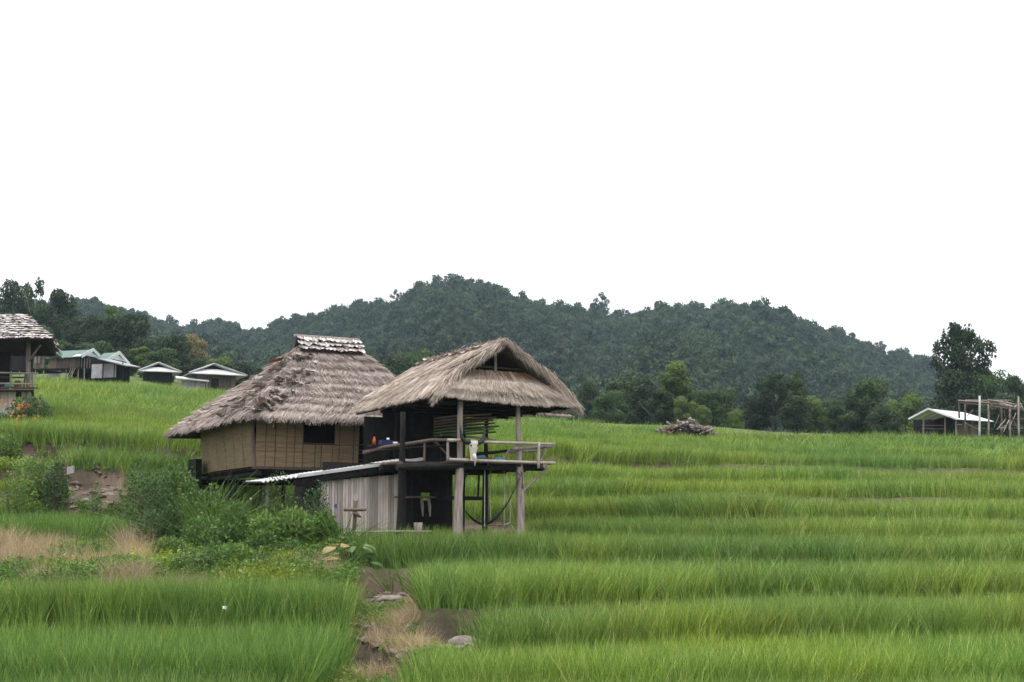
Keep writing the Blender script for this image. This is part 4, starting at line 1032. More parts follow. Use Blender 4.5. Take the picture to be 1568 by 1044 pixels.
# bleached sticks hanging beside the skull: low wicker tray, cloths, bottle and cups
tr = empty('wicker_tray', PF.p(1.15, .8, ZD + .02), 'low reddish wicker tray table standing on the deck beside the teal cloth', 'tray')
mb = MB(); fbar(mb, PF, .75, 1.55, .55, 1.1, ZD + .10, ZD + .15); mb.build('top', M['wicker'], tr)
for a, b in ((.8, .6), (1.5, .6), (.8, 1.05), (1.5, 1.05)):
    mb = MB(); mb.tube([PF.p(a, b, ZD + .01), PF.p(a, b, ZD + .11)], .025, 6); mb.build('leg', M['wicker'], tr)
def heap(name, c, r, h, mat, label, cat, seed):
    rr_ = random.Random(seed); mb = MB(); n = 14; V = [c + Vector((0, 0, h))]; 
    for j in range(1, 5):
        for k in range(n):
            an = 2 * math.pi * k / n; q = j / 4; rad = r * q * (1 + .25 * math.sin(3 * an + seed)) * rr_.uniform(.9, 1.1)
            V.append(c + Vector((rad * math.cos(an), rad * .6 * math.sin(an), h * (1 - q ** 2.2) * rr_.uniform(.75, 1.1) if j < 4 else 0)))
    Fc = [(0, 1 + k, 1 + (k + 1) % n) for k in range(n)]
    for j in range(3):
        for k in range(n): Fc.append((1 + j * n + k, 1 + (j + 1) * n + k, 1 + (j + 1) * n + (k + 1) % n, 1 + j * n + (k + 1) % n))
    Fc.append(tuple(1 + 3 * n + k for k in reversed(range(n))))
    mb.add(V, Fc, .5); return tag(mb.build(name, mat, None, True), label, cat)
heap('folded_cloth', PF.p(1.55, 1.35, ZD + .02), .26, .34, M['cloth_blue'], 'crumpled teal cloth heaped behind the wicker tray on the deck', 'cloth', 2)
heap('folded_cloth', PF.p(1.72, .4, ZD + .02), .22, .15, M['cloth_blue'], 'flat folded teal cloth at the deck edge next to the right post', 'cloth', 5)
lg = MB(); lg.log(PF.p(1.3, 1.0, ZD + .27), PF.p(2.3, .5, ZD + .38), .05, .035, .01); tag(lg.build('charred_log', M['wood_dark'], None, True), 'dark curved log lying across the deck behind the right post', 'log')
def lathe(name, c, prof, mat, label, cat, n=14):
    mb = MB(); mb.tube([c + Vector((0, 0, z)) for z, r in prof], [r for z, r in prof], n); return tag(mb.build(name, mat, None, True), label, cat)
sh = MB(); fbar(sh, PF, -1.62, -.55, 1.7, 2.1, 2.41, 2.45); tag(sh.build('shelf_board', M['wood_dark'], None), 'dark shelf board inside the open hut with cups and bottles on it', 'shelf')
lathe('enamel_cup', PF.p(-1.08, 1.85, 2.60), [(0, .03), (.01, .036), (.06, .04)], M['enamel'], 'small white cup standing highest on the dark shelf', 'cup')
lathe('enamel_bowl', PF.p(-.86, 1.85, 2.452), [(0, .03), (.02, .06), (.10, .085)], M['enamel'], 'pale enamel bowl beside the navy box on the dark shelf', 'bowl')
bx = MB(); fbar(bx, PF, -1.30, -.98, 1.75, 2.02, 2.452, 2.598); tag(bx.build('plastic_box', M['plastic_navy'], None), 'navy blue plastic box on the dark shelf under the white cup', 'box')
lathe('plastic_bottle', PF.p(-1.50, 1.85, 2.452), [(0, .05), (.14, .05), (.19, .022), (.23, .022)], M['plastic_red'], 'red plastic bottle at the shelf end by the passage', 'bottle')

# bench under the deck, rear things, bucket, chairs
bench = empty('plank_bench', PF.p(1.2, 2.0, .9), 'dark plank shelf slung between the posts under the deck', 'shelf')
mb = MB(); fbar(mb, PF, .35, 1.75, 1.2, 1.65, .92, 1.02); mb.build('top', M['wood_dark'], bench)
for a in (.55, 1.55):
    mb = MB(); mb.log(PF.p(a, 1.4, 1.0), PF.p(a + .05, 1.4, ZD - .1), .03, .03, .01); mb.build('hanger', M['wood_dark'], bench)
mb = MB(); mb.log(PF.p(.95, 1.45, 1.0), PF.p(1.25, 1.45, ZD - .15), .03, .03, .01); mb.build('hanger', M['wood_brown'], bench)
g0 = PF.g(-.75, .9)
lathe('white_pail', PF.p(-.55, .9, g0 + .28), [(0, .09), (.02, .10), (.34, .13)], M['post'], 'pale tapered bucket in the shade under the deck', 'bucket')
tb = empty('low_table', PF.p(-.6, .95, g0), 'low dark table in the shade under the deck carrying the bucket', 'table')
mb = MB(); fbar(mb, PF, -.95, .0, .7, 1.3, g0 + .23, g0 + .275); mb.build('top', M['wood_brown'], tb)
for a, b in ((-.9, .75), (-.05, .75), (-.9, 1.25), (-.05, 1.25)):
    mb = MB(); fbar(mb, PF, a - .03, a + .03, b - .03, b + .03, g0 - .05, g0 + .232); mb.build('leg', M['wood_brown'], tb)
for i, (a, nm) in enumerate(((-.05, 'pale cloth strip hanging left of its twin in the shade behind the bucket'), (.18, 'pale cloth strip hanging nearer the front post in the shade under the deck'))):
    mb = MB(); mb.tube([PF.p(a, 1.8, .98), PF.p(a + .03, 1.8, .75), PF.p(a + .05, 1.8, .45)], [.035, .05, .02], 8); tag(mb.build('hanging_cloth', M['post'], None), nm, 'cloth')
mb = MB(); mb.log(PF.p(-.9, 1.75, .99), PF.p(.9, 1.75, 1.0), .025, .025, .01); tag(mb.build('drying_pole', M['wood_brown'], None), 'thin drying pole slung across the space under the deck', 'pole')

# swing on ropes
sw = empty('rope_swing', PF.p(1.6, .9, .05), 'rope swing with a narrow board seat hanging under the deck between the posts', 'swing')
zs = -.02
corners = [(1.12, .7), (1.45, 1.35), (2.02, .75), (2.28, 1.30)]
ca = [P(742, 806, 40.3), P(751, 801, 41.0), P(772, 806, 40.8), P(781, 803, 41.3)]
for c in ca:
    mb = MB(); mb.tube([c, Vector((c.x, c.y, ZD - .1))], .014, 5); mb.build('rope', M['rope'], sw)
mb = MB(); c = [ca[0], ca[1], ca[3], ca[2]]; c = [Vector((p.x, p.y, ca[0].z)) for p in c]; mb.add(c + [p + Vector((0, 0, .04)) for p in c], [(3, 2, 1, 0), (4, 5, 6, 7), (0, 1, 5, 4), (1, 2, 6, 5), (2, 3, 7, 6), (3, 0, 4, 7)]); mb.build('seat', M['wood_brown'], sw)
for (i, j) in ((2, 3),):
    mb = MB(); mb.tube([ca[i] + Vector((0, 0, .05)), ca[j] + Vector((0, 0, .05))], .02, 6); mb.build('crossbar', M['pole_pale'], sw)
# hammock
hm = empty('hammock', P(760, 800, 40.2), 'dark fringed hammock slung between the rear post and the right post', 'hammock')
def qc(p0, p1, p2, t): return p0 * (1 - t) ** 2 + p1 * 2 * t * (1 - t) + p2 * t * t
h0, h1, h2 = P(713, 782, 40.5), P(752, 838, 40.3), P(797, 728, 40.2)
V = []; Fc = []; N_ = 22
for i in range(N_ + 1):
    t = i / N_; c = qc(h0, h1, h2, t); w = .09 * math.sin(math.pi * t) ** .7 * (1 if t < .62 else .35) + .015
    for b, dz in ((-w, .0), (-w * .45, -.05 * math.sin(math.pi * t)), (w * .45, -.05 * math.sin(math.pi * t)), (w, .0)): V.append(c + PF.s * b + Vector((0, 0, dz)))
for i in range(N_):
    for j in range(3): a = i * 4 + j; Fc.append((a, a + 1, a + 5, a + 4))
b_ = len(V); V += [p + Vector((0, 0, -.012)) for p in V]; Fc += [tuple(q + b_ for q in reversed(f)) for f in Fc]
mb = MB(); mb.add(V, Fc, .5); mb.build('sling', M['net'], hm)
mb = MB()
for i in range(26):
    t = .18 + .5 * i / 25; c = qc(h0, h1, h2, t) - PF.s * .12; mb.bar(c, c + Vector((random.uniform(-.02, .02), 0, -.02 + random.uniform(.10, .22))), .008, .008)
tag(mb.build('fringe', M['net'], hm), kind='stuff')
mb = MB(); mb.tube([h0, PF.p(.98, 1.3, h0.z + .1)], .012, 5); mb.build('rope', M['net'], hm)
mb = MB(); mb.tube([h2, PF.p(2.12, .2, h2.z + .15)], .012, 5); mb.build('rope', M['net'], hm)

# ================================================================== lean-to shed with corrugated roof
SF = Frame(*(P(490, 815, 39.6).to_2d()))
gs = -.32
shed = empty('bamboo_shed', SF.p(1.2, .8, gs), 'lean-to shed of upright bamboo strips under a sloping pale corrugated sheet roof', 'shed')
fw = empty('front_wall', (0, 0, 0)); fw.parent = shed
LW = 2.52; n = 31
for i in range(n):
    a = LW * i / n; w = LW / n
    zt = 1.40 + .27 * (a / LW) + random.uniform(-.01, .01)
    c = SF.p(a + w / 2, random.uniform(-.006, .006), 0)
    mb = MB(); pts = []; 
    ns = 6; V = []; Fc = []
    for z in (gs + random.uniform(-.02, .03), (gs + zt) / 2, zt):
        for k in range(ns):
            an = math.pi * (k / (ns - 1)); V.append(c + SF.f * (-(w * .48) * math.cos(an)) - SF.s * (.022 * math.sin(an)) + Vector((0, 0, z)) + SF.f * random.uniform(-.003, .003))
    for j in range(2):
        for k in range(ns - 1): Fc.append((j * ns + k, j * ns + k + 1, (j + 1) * ns + k + 1, (j + 1) * ns + k))
        Fc.append((j * ns + ns - 1, j * ns, (j + 1) * ns, (j + 1) * ns + ns - 1))
    Fc += [tuple(reversed(range(ns))), tuple(2 * ns + k for k in range(ns))]
    mb.add(V, Fc, random.random()); mb.build('bamboo_strip', M['bamboo_grey'], fw)
for z in (.1, 1.1):
    mb = MB(); mb.bar(SF.p(0, .05, z), SF.p(LW, .05, z), .05, .05); mb.build('inner_rail', M['wood_dark'], fw)
mb = MB(); fbar(mb, SF, 0, .04, .03, 2.2, gs, 1.3); fbar(mb, SF, .04, LW, 2.2, 2.24, gs, 1.6); mb.build('side_wall', M['wood_dark'], shed)
mb = MB(); mb.log(SF.p(LW + .2, .1, gs - .1), SF.p(LW + .2, .1, 1.8), .11, .10, .01); mb.build('post', M['wood_dark'], shed)
mb = MB(); fbar(mb, SF, LW + .03, LW + .09, -.02, 2.1, gs, 1.62); mb.build('side_wall', M['wood_dark'], shed)
# corrugated sheets
def zr(a, b): return 1.335 + .153 * (a + 1.9) + (.036 + .004 * a) * b
rt = empty('roof', (0, 0, 0)); rt.parent = shed
for (s0, s1) in ((-1.78, -.5), (-.45, 1.2), (1.25, 2.98)):
    nA = int((s1 - s0) / .025); V = []; Fc = []
    for j in range(2):
        b = (-.22, 1.5)[j]
        for i in range(nA + 1):
            a = s0 + (s1 - s0) * i / nA; V.append(SF.p(a, b, zr(a, b) + .022 * math.sin(a * 2 * math.pi / .13)))
    for i in range(nA): Fc.append((i, i + 1, nA + 1 + i + 1, nA + 1 + i))
    b_ = len(V); V += [p + Vector((0, 0, -.006)) for p in V]; Fc += [tuple(q + b_ for q in reversed(f)) for f in Fc]
    for i in range(nA): Fc.append((i + b_, i + 1 + b_, i + 1, i))
    mb = MB(); mb.add(V, Fc, random.random()); mb.build('roof_sheet', M['metal_sheet'], rt)
mb = MB(); mb.bar(SF.p(-.75, -.24, zr(-.75, -.24) + .02), SF.p(3.02, -.24, zr(3.02, -.24) + .015), .02, .085); mb.build('edge_strip', M['metal_sheet'], rt)
mb = MB(); mb.bar(SF.p(-.35, -.16, zr(-.35, 0) - .14), SF.p(4.1, -.16, zr(4.1, 0) - .15), .07, .17); mb.build('eave_board', M['wood_dark'], rt)
mb = MB(); mb.log(SF.p(-1.72, .6, zr(-1.72, .6) - .08), SF.p(2.9, .6, zr(2.9, .6) - .08), .04, .04, .01); mb.build('purlin', M['wood_dark'], rt)
mb = MB(); mb.log(SF.p(-1.42, .3, gs - .1), SF.p(-1.42, .3, zr(-1.42, .3) - .05), .055, .045, .015); mb.build('post', M['post'], shed)

# wooden cross, rail and bits in front of the shed
gx = P(543, 818, 38.9)
cr_ = empty('wooden_cross', Vector((gx.x, gx.y, gs - .1)), 'weathered wooden cross tied with a knotted rag in front of the bamboo strip wall', 'cross')
mb = MB(); mb.log(Vector((gx.x - .04, gx.y, gs - .3)), P(545, 766, 38.9), .058, .05, .008); mb.build('upright', M['wood_brown'], cr_, True)
mb = MB(); mb.log(P(526, 780, 38.83), P(561, 780, 38.87), .05, .046, .004); mb.build('crossbar', M['wood_brown'], cr_, True)
mb = MB(); mb.tube([P(541, 786, 38.8), P(547, 788, 38.78), P(553, 792, 38.8)], [.05, .055, .02], 8); mb.build('knotted_rag', M['wood_brown'], cr_, True)
for q in ((540, 758), (545, 757), (549, 759)):
    mb = MB(); mb.tube([P(545, 767, 38.85), P(q[0], q[1], 38.85)], .008, 5); mb.build('dry_twig', M['rope'], cr_)
lr = empty('bamboo_rail', Vector((gx.x + .8, 39.0, gs)), 'low pale bamboo pole fence along the foot of the bamboo shed', 'rail')
mb = MB(); mb.log(P(541, 814, 38.7), P(661, 813.5, 39.3), .026, .022, .006, 6); mb.build('rail', M['pole_pale'], lr, True)
for x_ in (570, 604):
    q = P(x_, 810, 38.75 + (x_ - 541) * .005); mb = MB(); mb.tube([Vector((q.x, q.y, gs - .45)), q], .02, 6); mb.build('peg', M['post'], lr)
mb = MB(); mb.tube([P(610, 786, 39.9), P(613, 790, 39.9), P(611, 796, 39.9)], [.05, .06, .03], 8); tag(mb.build('hanging_pouch', M['net'], None), 'small black pouch hanging at the right corner of the bamboo shed', 'pouch')
# ================================================================== trees
def trunk_mb(h, r, seed, limbs=5, spread=.35, top=.75):
    rr_ = random.Random(seed); mb = MB()
    pts = [Vector((rr_.uniform(-.03, .03) * h * (i > 0), rr_.uniform(-.03, .03) * h * (i > 0), h * top * i / 5 - .3 * (i == 0))) for i in range(6)]
    mb.tube(pts, [r * (1 - .13 * i) for i in range(6)], 8, .5)
    for k in range(limbs):
        t = .35 + .6 * k / limbs; b = pts[int(t * 5)]; an = k * 2.4 + rr_.uniform(-.4, .4); L = h * spread * rr_.uniform(.7, 1.2)
        e = b + Vector((math.cos(an) * L * .8, math.sin(an) * L * .8, L * .8)); mdl = b.lerp(e, .5) + Vector((0, 0, -.05 * L))
        mb.tube([b, mdl, e], [r * .5, r * .34, r * .12], 6, .5)
    return mb
TR = {}
def kind(k, n, rx, rz, mat, seed, lumps, leaf, h0, fill, bark='bark', v0=.45, limbs=6, shape=1.0, r=.04):
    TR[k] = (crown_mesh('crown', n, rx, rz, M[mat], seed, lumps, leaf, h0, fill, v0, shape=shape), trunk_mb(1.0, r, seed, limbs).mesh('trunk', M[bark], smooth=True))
# unit trees: height 1, crown radius as given; scaled by the Empty
kind('dark_dome', 7000, .36, .93, 'tree_dark', 1, 15, .035, .12, .50)
kind('dark_tall', 7000, .22, .95, 'tree_dark', 2, 14, .034, .18, .62)
kind('mid_round', 7000, .40, .92, 'tree_mid', 3, 14, .036, .10, .46)
kind('mid_tall', 6500, .24, .95, 'tree_mid', 4, 13, .034, .15, .55)
kind('light_round', 6500, .42, .92, 'tree_light', 5, 14, .040, .08, .42)
kind('light_tall', 7500, .22, .95, 'tree_light', 6, 12, .034, .25, .50)
kind('gold', 5000, .34, .92, 'tree_gold', 7, 12, .034, .12, .48)
kind('sparse', 1500, .26, .95, 'tree_mid', 8, 14, .036, .35, .30, 'bark_pale', limbs=9, r=.022)
kind('open', 7500, .36, .95, 'tree_dark', 9, 34, .028, .36, .25, 'bark', limbs=7, shape=.6)
kind('flat', 1500, .45, .97, 'tree_dark', 10, 10, .04, .62, .24, 'bark', limbs=8, r=.03)
NWI = {'dark_dome': .72, 'dark_tall': .46, 'mid_round': .78, 'mid_tall': .48, 'light_round': .8, 'light_tall': .44, 'gold': .7, 'sparse': .5, 'open': .66, 'flat': .9}
def tree(px, top, w, Y, k, label, base=None, group=None, name='tree'):
    """tree standing at bearing px and distance Y, its top at photograph row `top`, its crown w pixels wide"""
    X = (px - 784) / F * Y
    if base is None: zb = gz(X, Y) if Y < 245 else None
    if base is not None: zb = P(px, base, Y).z
    zt = P(px, top, Y).z; h = max(zt - zb, 2.0)
    o = empty(name, (X, Y, zb), label, 'tree', group)
    c = link('crown', TR[k][0], o); t = link('trunk', TR[k][1], o)
    wr = (w / F * Y) / NWI[k]
    o.scale = (wr, wr, h); o.rotation_euler = (0, 0, random.uniform(0, 6.28))
    return o
# left cluster behind the village, on the rising ground
G1 = 'trees on the slope behind the village'
tree(14, 427, 70, 205, 'dark_dome', 'dark dense tree rising above the leaf shingled pavilion at the photo edge', 575, G1)
tree(45, 421, 46, 198, 'sparse', 'thin feathery tree with see-through crown between the two tall dark trees behind the pavilion', 560, G1)
tree(84, 443, 46, 200, 'dark_tall', 'tall narrow dark tree with a small round head beside the start of the hill line', 570, G1)
tree(58, 462, 50, 190, 'dark_dome', 'dark tree filling the gap between the feathery tree and the narrow tall tree', 575, G1)
tree(112, 481, 62, 190, 'dark_dome', 'dark broad tree behind the green roofed house, just right of the tall narrow one', 575, G1)
tree(40, 500, 80, 178, 'mid_round', 'dark green low tree right behind the shingled pavilion roof', 580, G1)
tree(140, 478, 52, 186, 'dark_dome', 'dark tree between the broad tree and the big dome above the green roof', 578, G1)
tree(165, 466, 34, 208, 'light_tall', 'slim pale green tree sticking up over the big dark dome', 560, G1)
tree(192, 478, 88, 188, 'dark_dome', 'biggest dark dome shaped tree behind the gap between green roof and white roof', 580, G1)
tree(95, 520, 52, 168, 'mid_tall', 'mid green leafy tree directly above the green roof', 582, G1)
tree(140, 522, 60, 165, 'mid_round', 'lower green tree overhanging the twin white gables', 584, G1)
tree(222, 516, 56, 182, 'dark_dome', 'dark tree at the right shoulder of the big dome', 584, G1)
tree(177, 538, 60, 160, 'dark_dome', 'dark low tree right of the white gables', 586, G1)
tree(213, 530, 34, 160, 'light_tall', 'slender bright green sapling above the smaller white roofed house', 586, G1)
tree(240, 534, 62, 158, 'mid_round', 'fresh green tree above the smaller white roofed house', 588, G1)
tree(262, 511, 62, 172, 'dark_dome', 'dark tree standing before the golden crowned tree', 590, G1)
tree(292, 509, 56, 178, 'gold', 'golden brown flowering tree above the larger white roofed house', 590, G1)
tree(300, 548, 44, 170, 'dark_dome', 'small dark tree under the golden tree by the roof ridge', 592, G1)
tree(333, 544, 56, 166, 'light_round', 'bright green round tree behind the larger white roofed house', 595, G1)
tree(365, 551, 46, 172, 'dark_dome', 'small dark tree at the eave of the grey thatch roof', 600, G1)
tree(395, 560, 50, 172, 'dark_dome', 'dark tree half hidden behind the left slope of the grey thatch', 605, G1)
# between and behind the hut roofs
G2 = 'trees seen between the hut roofs'
tree(600, 540, 62, 160, 'dark_dome', 'dark green tree above the dip where the two thatch roofs meet', 640, G2)
tree(640, 535, 66, 165, 'mid_round', 'green round tree touching the ridge of the tan roof', 640, G2)
# right hand treeline beyond the field
G3 = 'trees beyond the right field'
RTREES = [(905, 582, 40, 168, 'dark_dome', 'small dark tree just off the right tip of the tan thatch'),
 (930, 600, 66, 150, 'mid_round', 'low bushy tree at the field edge nearest the tan roof'),
 (955, 572, 62, 170, 'mid_tall', 'mid green upright tree behind the low bushy one near the tan roof'),
 (984, 576, 64, 158, 'dark_dome', 'dark broad tree with a flat looking face left of the tall pale topped tree'),
 (1033, 550, 56, 150, 'light_tall', 'tallest tree behind the brush pile with a pale yellow green top'),
 (1012, 596, 40, 146, 'dark_tall', 'dark narrow tree at the foot of the tall pale topped tree'),
 (1052, 606, 44, 144, 'light_round', 'light green bushy tree right behind the brush pile'),
 (1076, 597, 56, 150, 'mid_round', 'leafy tree with drooping sprays right of the brush pile'),
 (1079, 620, 36, 140, 'light_round', 'small pale green bush-like tree hugging the field edge beyond the brush pile'),
 (1110, 593, 60, 148, 'mid_round', 'round leafy tree between two pale bushes'),
 (1126, 625, 34, 139, 'light_round', 'small pale bush-like tree below the round leafy tree'),
 (1160, 604, 56, 152, 'dark_dome', 'dim olive tree left of the feathery one with a bare trunk'),
 (1187, 567, 60, 150, 'open', 'feathery tree showing its pale bare trunk'),
 (1222, 566, 38, 158, 'mid_tall', 'narrow pointed tree right of the feathery one'),
 (1218, 604, 56, 148, 'dark_dome', 'dark low tree under the narrow pointed one'),
 (1250, 604, 48, 150, 'light_round', 'yellowish green small tree with spreading branch before the hill'),
 (1278, 610, 42, 150, 'mid_round', 'low tree filling the gap left of the pale centred big tree'),
 (1312, 596, 50, 154, 'dark_dome', 'reddish dark tree joined to the left of the pale centred tree'),
 (1340, 577, 78, 152, 'mid_round', 'big round tree with pale leaves in its middle'),
 (1384, 600, 70, 146, 'light_round', 'dome shaped olive tree left of the white roofed shed'),
 (1356, 622, 60, 142, 'dark_dome', 'dark low tree at the field edge left of the white roofed shed'),
 (1420, 618, 50, 152, 'dark_dome', 'dark shrubby tree behind the ridge of the white roofed shed'),
 (1477, 489, 96, 158, 'open', 'tall lone tree with an airy round crown standing against the white sky'),
 (1470, 562, 84, 156, 'dark_dome', 'dense dark tree in front of the tall lone tree'),
 (1500, 556, 70, 160, 'dark_dome', 'dark tree at the right foot of the tall lone tree'),
 (1524, 568, 66, 154, 'mid_round', 'green round tree above the pole scaffold'),
 (1560, 572, 50, 158, 'dark_dome', 'dark tree behind the right end of the pole scaffold'),
 (1540, 600, 80, 150, 'dark_dome', 'low dark tree filling the space behind the pole scaffold'),
 (1450, 605, 60, 162, 'dark_dome', 'low dark tree between the white roofed shed and the lone tree'),
 (1590, 590, 70, 160, 'mid_round', 'green tree cut by the right photo edge')]
for (px_, tp, w_, Y_, k_, lb) in RTREES:
    tree(px_, tp, w_, Y_, k_, lb, 668 if px_ < 1300 else 690, G3)
# single trees standing out on the skyline
G4 = 'trees on the hill skyline'
SKY = [(605, 437, 22, 620, 'flat', 'small flat topped skyline tree on the left shoulder of the peak'),
 (690, 417, 30, 596, 'sparse', 'highest skyline tree on the very peak of the hill'),
 (715, 424, 26, 598, 'sparse', 'skyline tree just right of the very peak'),
 (662, 424, 24, 602, 'sparse', 'skyline tree just left of the very peak'),
 (760, 438, 24, 604, 'flat', 'first wide crowned tree down the right shoulder of the peak'),
 (800, 445, 22, 608, 'flat', 'umbrella shaped skyline tree halfway down the right shoulder'),
 (925, 446, 30, 622, 'sparse', 'tall skeletal skyline tree standing well above the saddle'),
 (912, 458, 20, 624, 'sparse', 'thin skyline tree leaning on the tall skeletal one'),
 (960, 466, 26, 628, 'flat', 'wide skyline tree right of the skeletal one in the saddle'),
 (985, 470, 22, 632, 'sparse', 'small round skyline tree at the end of the saddle'),
 (1075, 455, 30, 646, 'flat', 'flat topped skyline tree on the second hump'),
 (1130, 464, 20, 650, 'sparse', 'small skyline tree right of the second hump'),
 (1222, 480, 20, 654, 'sparse', 'pointed skyline tree where the ridge starts to fall'),
 (1285, 490, 30, 660, 'sparse', 'lacy skyline tree above the falling ridge'),
 (1272, 496, 20, 660, 'sparse', 'small lacy skyline tree left of its bigger lacy neighbour'),
 (1352, 516, 30, 668, 'flat', 'layered flat skyline tree far down the ridge'),
 (1392, 524, 24, 672, 'sparse', 'last lacy skyline tree before the lone airy tree'),
 (1412, 534, 18, 672, 'sparse', 'short skyline tree close to the lone airy tree')]
for (px_, tp, w_, Y_, k_, lb) in SKY:
    tree(px_, tp + (0 if px_ in (925, 690) else 7), w_, Y_, k_, lb, float(np.interp(px_, _rx, _ry)) + 2, G4)

# ================================================================== village houses
def panels(mb_parent, name, mat, p0, p1, z0, z1, n, dz=0.0, th=.05):
    p0 = Vector(p0); p1 = Vector(p1); d = (p1 - p0); nn = Vector((-d.y, d.x, 0)).normalized() * th
    for i in range(n):
        a = p0 + d * (i / n); b = p0 + d * ((i + 1) / n - .03 / n)
        mb = MB(); j = nn * random.uniform(0, .3)
        c = [a + j, b + j, b + j + nn, a + j + nn]
        mb.quadbox([Vector((q.x, q.y, z0)) for q in c] + [Vector((q.x, q.y, z1 + random.uniform(-dz, dz))) for q in c]); mb.build(name, mat, mb_parent)
def slope(parent, name, mat, q, th=.08):
    q = [Vector(p) for p in q]; n_ = (q[1] - q[0]).cross(q[-1] - q[0]).normalized()
    if n_.z < 0: n_ = -n_
    mb = MB(); k = len(q); lo = [p - n_ * th for p in q]
    mb.add(q + lo, [tuple(range(k)), tuple(reversed(range(k, 2 * k)))] + [(i, i + k, (i + 1) % k + k, (i + 1) % k) for i in range(k)]); return mb.build(name, mat, parent)
def ribbed(parent, name, mat, q, n):
    """a sheet roof slope split into n sheets side by side; q: eave left, eave right, ridge right, ridge left"""
    q = [Vector(p) for p in q]
    for i in range(n):
        t0, t1 = i / n, (i + 1) / n - .012
        s_ = slope(parent, name, mat, [q[0].lerp(q[1], t0), q[0].lerp(q[1], t1), q[3].lerp(q[2], t1), q[3].lerp(q[2], t0)], .05)
def hip_gable_house(px, Y, yaw, W_, D_, z0, ze, zr_, over, mats, label, ridge=.45, stilt=0, wall_n=9, name='village_house', group=None):
    """house with a hipped roof whose short gablet shows at the front; W_ along its front, D_ deep, heights above its ground"""
    X = (px - 784) / F * Y; g = z0; fr = Frame(X, Y, yaw)
    o = empty(name, Vector((X, Y, g)), label, 'house', group)
    wa = empty('wall', (0, 0, 0)); wa.parent = o
    w, d = W_ / 2, D_ / 2; zb = g + stilt
    cs = [fr.p(-w, -d, 0), fr.p(w, -d, 0), fr.p(w, d, 0), fr.p(-w, d, 0)]
    for i in range(4):
        panels(wa, 'wall_board', mats[0], cs[i], cs[(i + 1) % 4], zb, g + ze + .15, wall_n, 0)
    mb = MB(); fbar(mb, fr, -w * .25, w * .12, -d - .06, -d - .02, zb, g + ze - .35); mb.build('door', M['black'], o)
    ro = empty('roof', (0, 0, 0)); ro.parent = o
    e = over; E = [fr.p(-w - e, -d - e, g + ze), fr.p(w + e, -d - e, g + ze), fr.p(w + e, d + e, g + ze), fr.p(-w - e, d + e, g + ze)]
    # ridge runs back; the gablet faces the front
    rf, rb = fr.p(0, -d * ridge, g + zr_), fr.p(0, d + e * .5, g + zr_)
    hf = ze + (zr_ - ze) * .55
    gl, gr = fr.p(-(w + e) * .42, -d * ridge - .0, g + hf), fr.p((w + e) * .42, -d * ridge, g + hf)
    ribbed(ro, 'roof_sheet', mats[1], [E[3], E[0], rf, rb], 6)
    ribbed(ro, 'roof_sheet', mats[1], [E[1], E[2], rb, rf], 6)
    slope(ro, 'roof_sheet', mats[1], [E[0], E[1], gr - fr.s * .12, gl - fr.s * .12])
    mb = MB(); mb.add([gl + fr.s * .35, gr + fr.s * .35, rf + fr.s * .35 - Vector((0, 0, .1))], [(0, 1, 2)]); mb.build('gable_shade_sheet', M['black'], ro)  # black triangle painted as the shade inside the gablet
    for p_, q_ in ((E[0], rf), (E[1], rf)):
        mb = MB(); mb.bar(p_ + Vector((0, 0, .06)), q_ + Vector((0, 0, .06)), .16, .05); mb.build('ridge_strip', mats[1], ro)
    if stilt:
        for a in (-w + .1, 0, w - .1):
            for b in (-d + .1, d - .1):
                mb = MB(); mb.tube([fr.p(a, b, g - .6), fr.p(a, b, zb)], .10, 6); mb.build('stilt', M['wood_brown'], o)
    return o
GV = 'houses of the village on the slope'
# the larger white roofed house (270-375)
def zat(px, py, Y): return P(px, py, Y).z
Y_ = 142
hip_gable_house(322, Y_, math.radians(24), 3.9, 4.0, zat(322, 606, Y_), (606 - 577) / F * Y_, (606 - 558) / F * Y_, .95, (M['wood_brown'], M['metal_sheet']), 'larger village house with white hipped sheet roof and brown board walls', group=GV)
Y_ = 146
hip_gable_house(238, Y_, math.radians(20), 2.6, 3.2, zat(238, 592, Y_), (592 - 572) / F * Y_, (592 - 556) / F * Y_, .85, (M['wood_dark'], M['metal_sheet']), 'smaller village house with grey white roof, standing left of the larger one', group=GV)
Y_ = 139
an = empty('annex_shed', P(291, 600, Y_), 'low annex with a flat white sheet roof leaning before the larger white roofed house', 'shed', GV)
fr = Frame((291 - 784) / F * Y_, Y_, math.radians(18)); g = zat(291, 600, Y_)
slope(an, 'roof_sheet', M['metal_white'], [fr.p(-1.5, -.9, g + 1.25), fr.p(1.6, -.9, g + 1.05), fr.p(1.6, 1.2, g + 1.45), fr.p(-1.5, 1.2, g + 1.65)])
panels(an, 'wall_board', M['tarp_white'], fr.p(-1.0, -.3, 0), fr.p(1.3, -.3, 0), g - .4, g + 1.1, 5)
for a in (-1.3, 0.1, 1.4):
    mb = MB(); mb.tube([fr.p(a, -.8, g - .4), fr.p(a, -.8, g + 1.1)], .05, 6); mb.build('post', M['post'], an)
Y_ = 132
an = empty('roofed_lean_to', P(364, 598, Y_), 'small tilted pale roof peeping out beside the grey thatch eave', 'shed', GV)
fr = Frame((366 - 784) / F * Y_, Y_, math.radians(20)); g = zat(364, 604, Y_)
slope(an, 'roof_sheet', M['metal_sheet'], [fr.p(-.9, -.8, g + .45), fr.p(.5, -.8, g + 1.3), fr.p(.9, 1.0, g + 1.45), fr.p(-.7, 1.0, g + .6)])
panels(an, 'wall_board', M['wood_dark'], fr.p(-.6, -.5, 0), fr.p(.9, -.5, 0), g - .5, g + .5, 4)
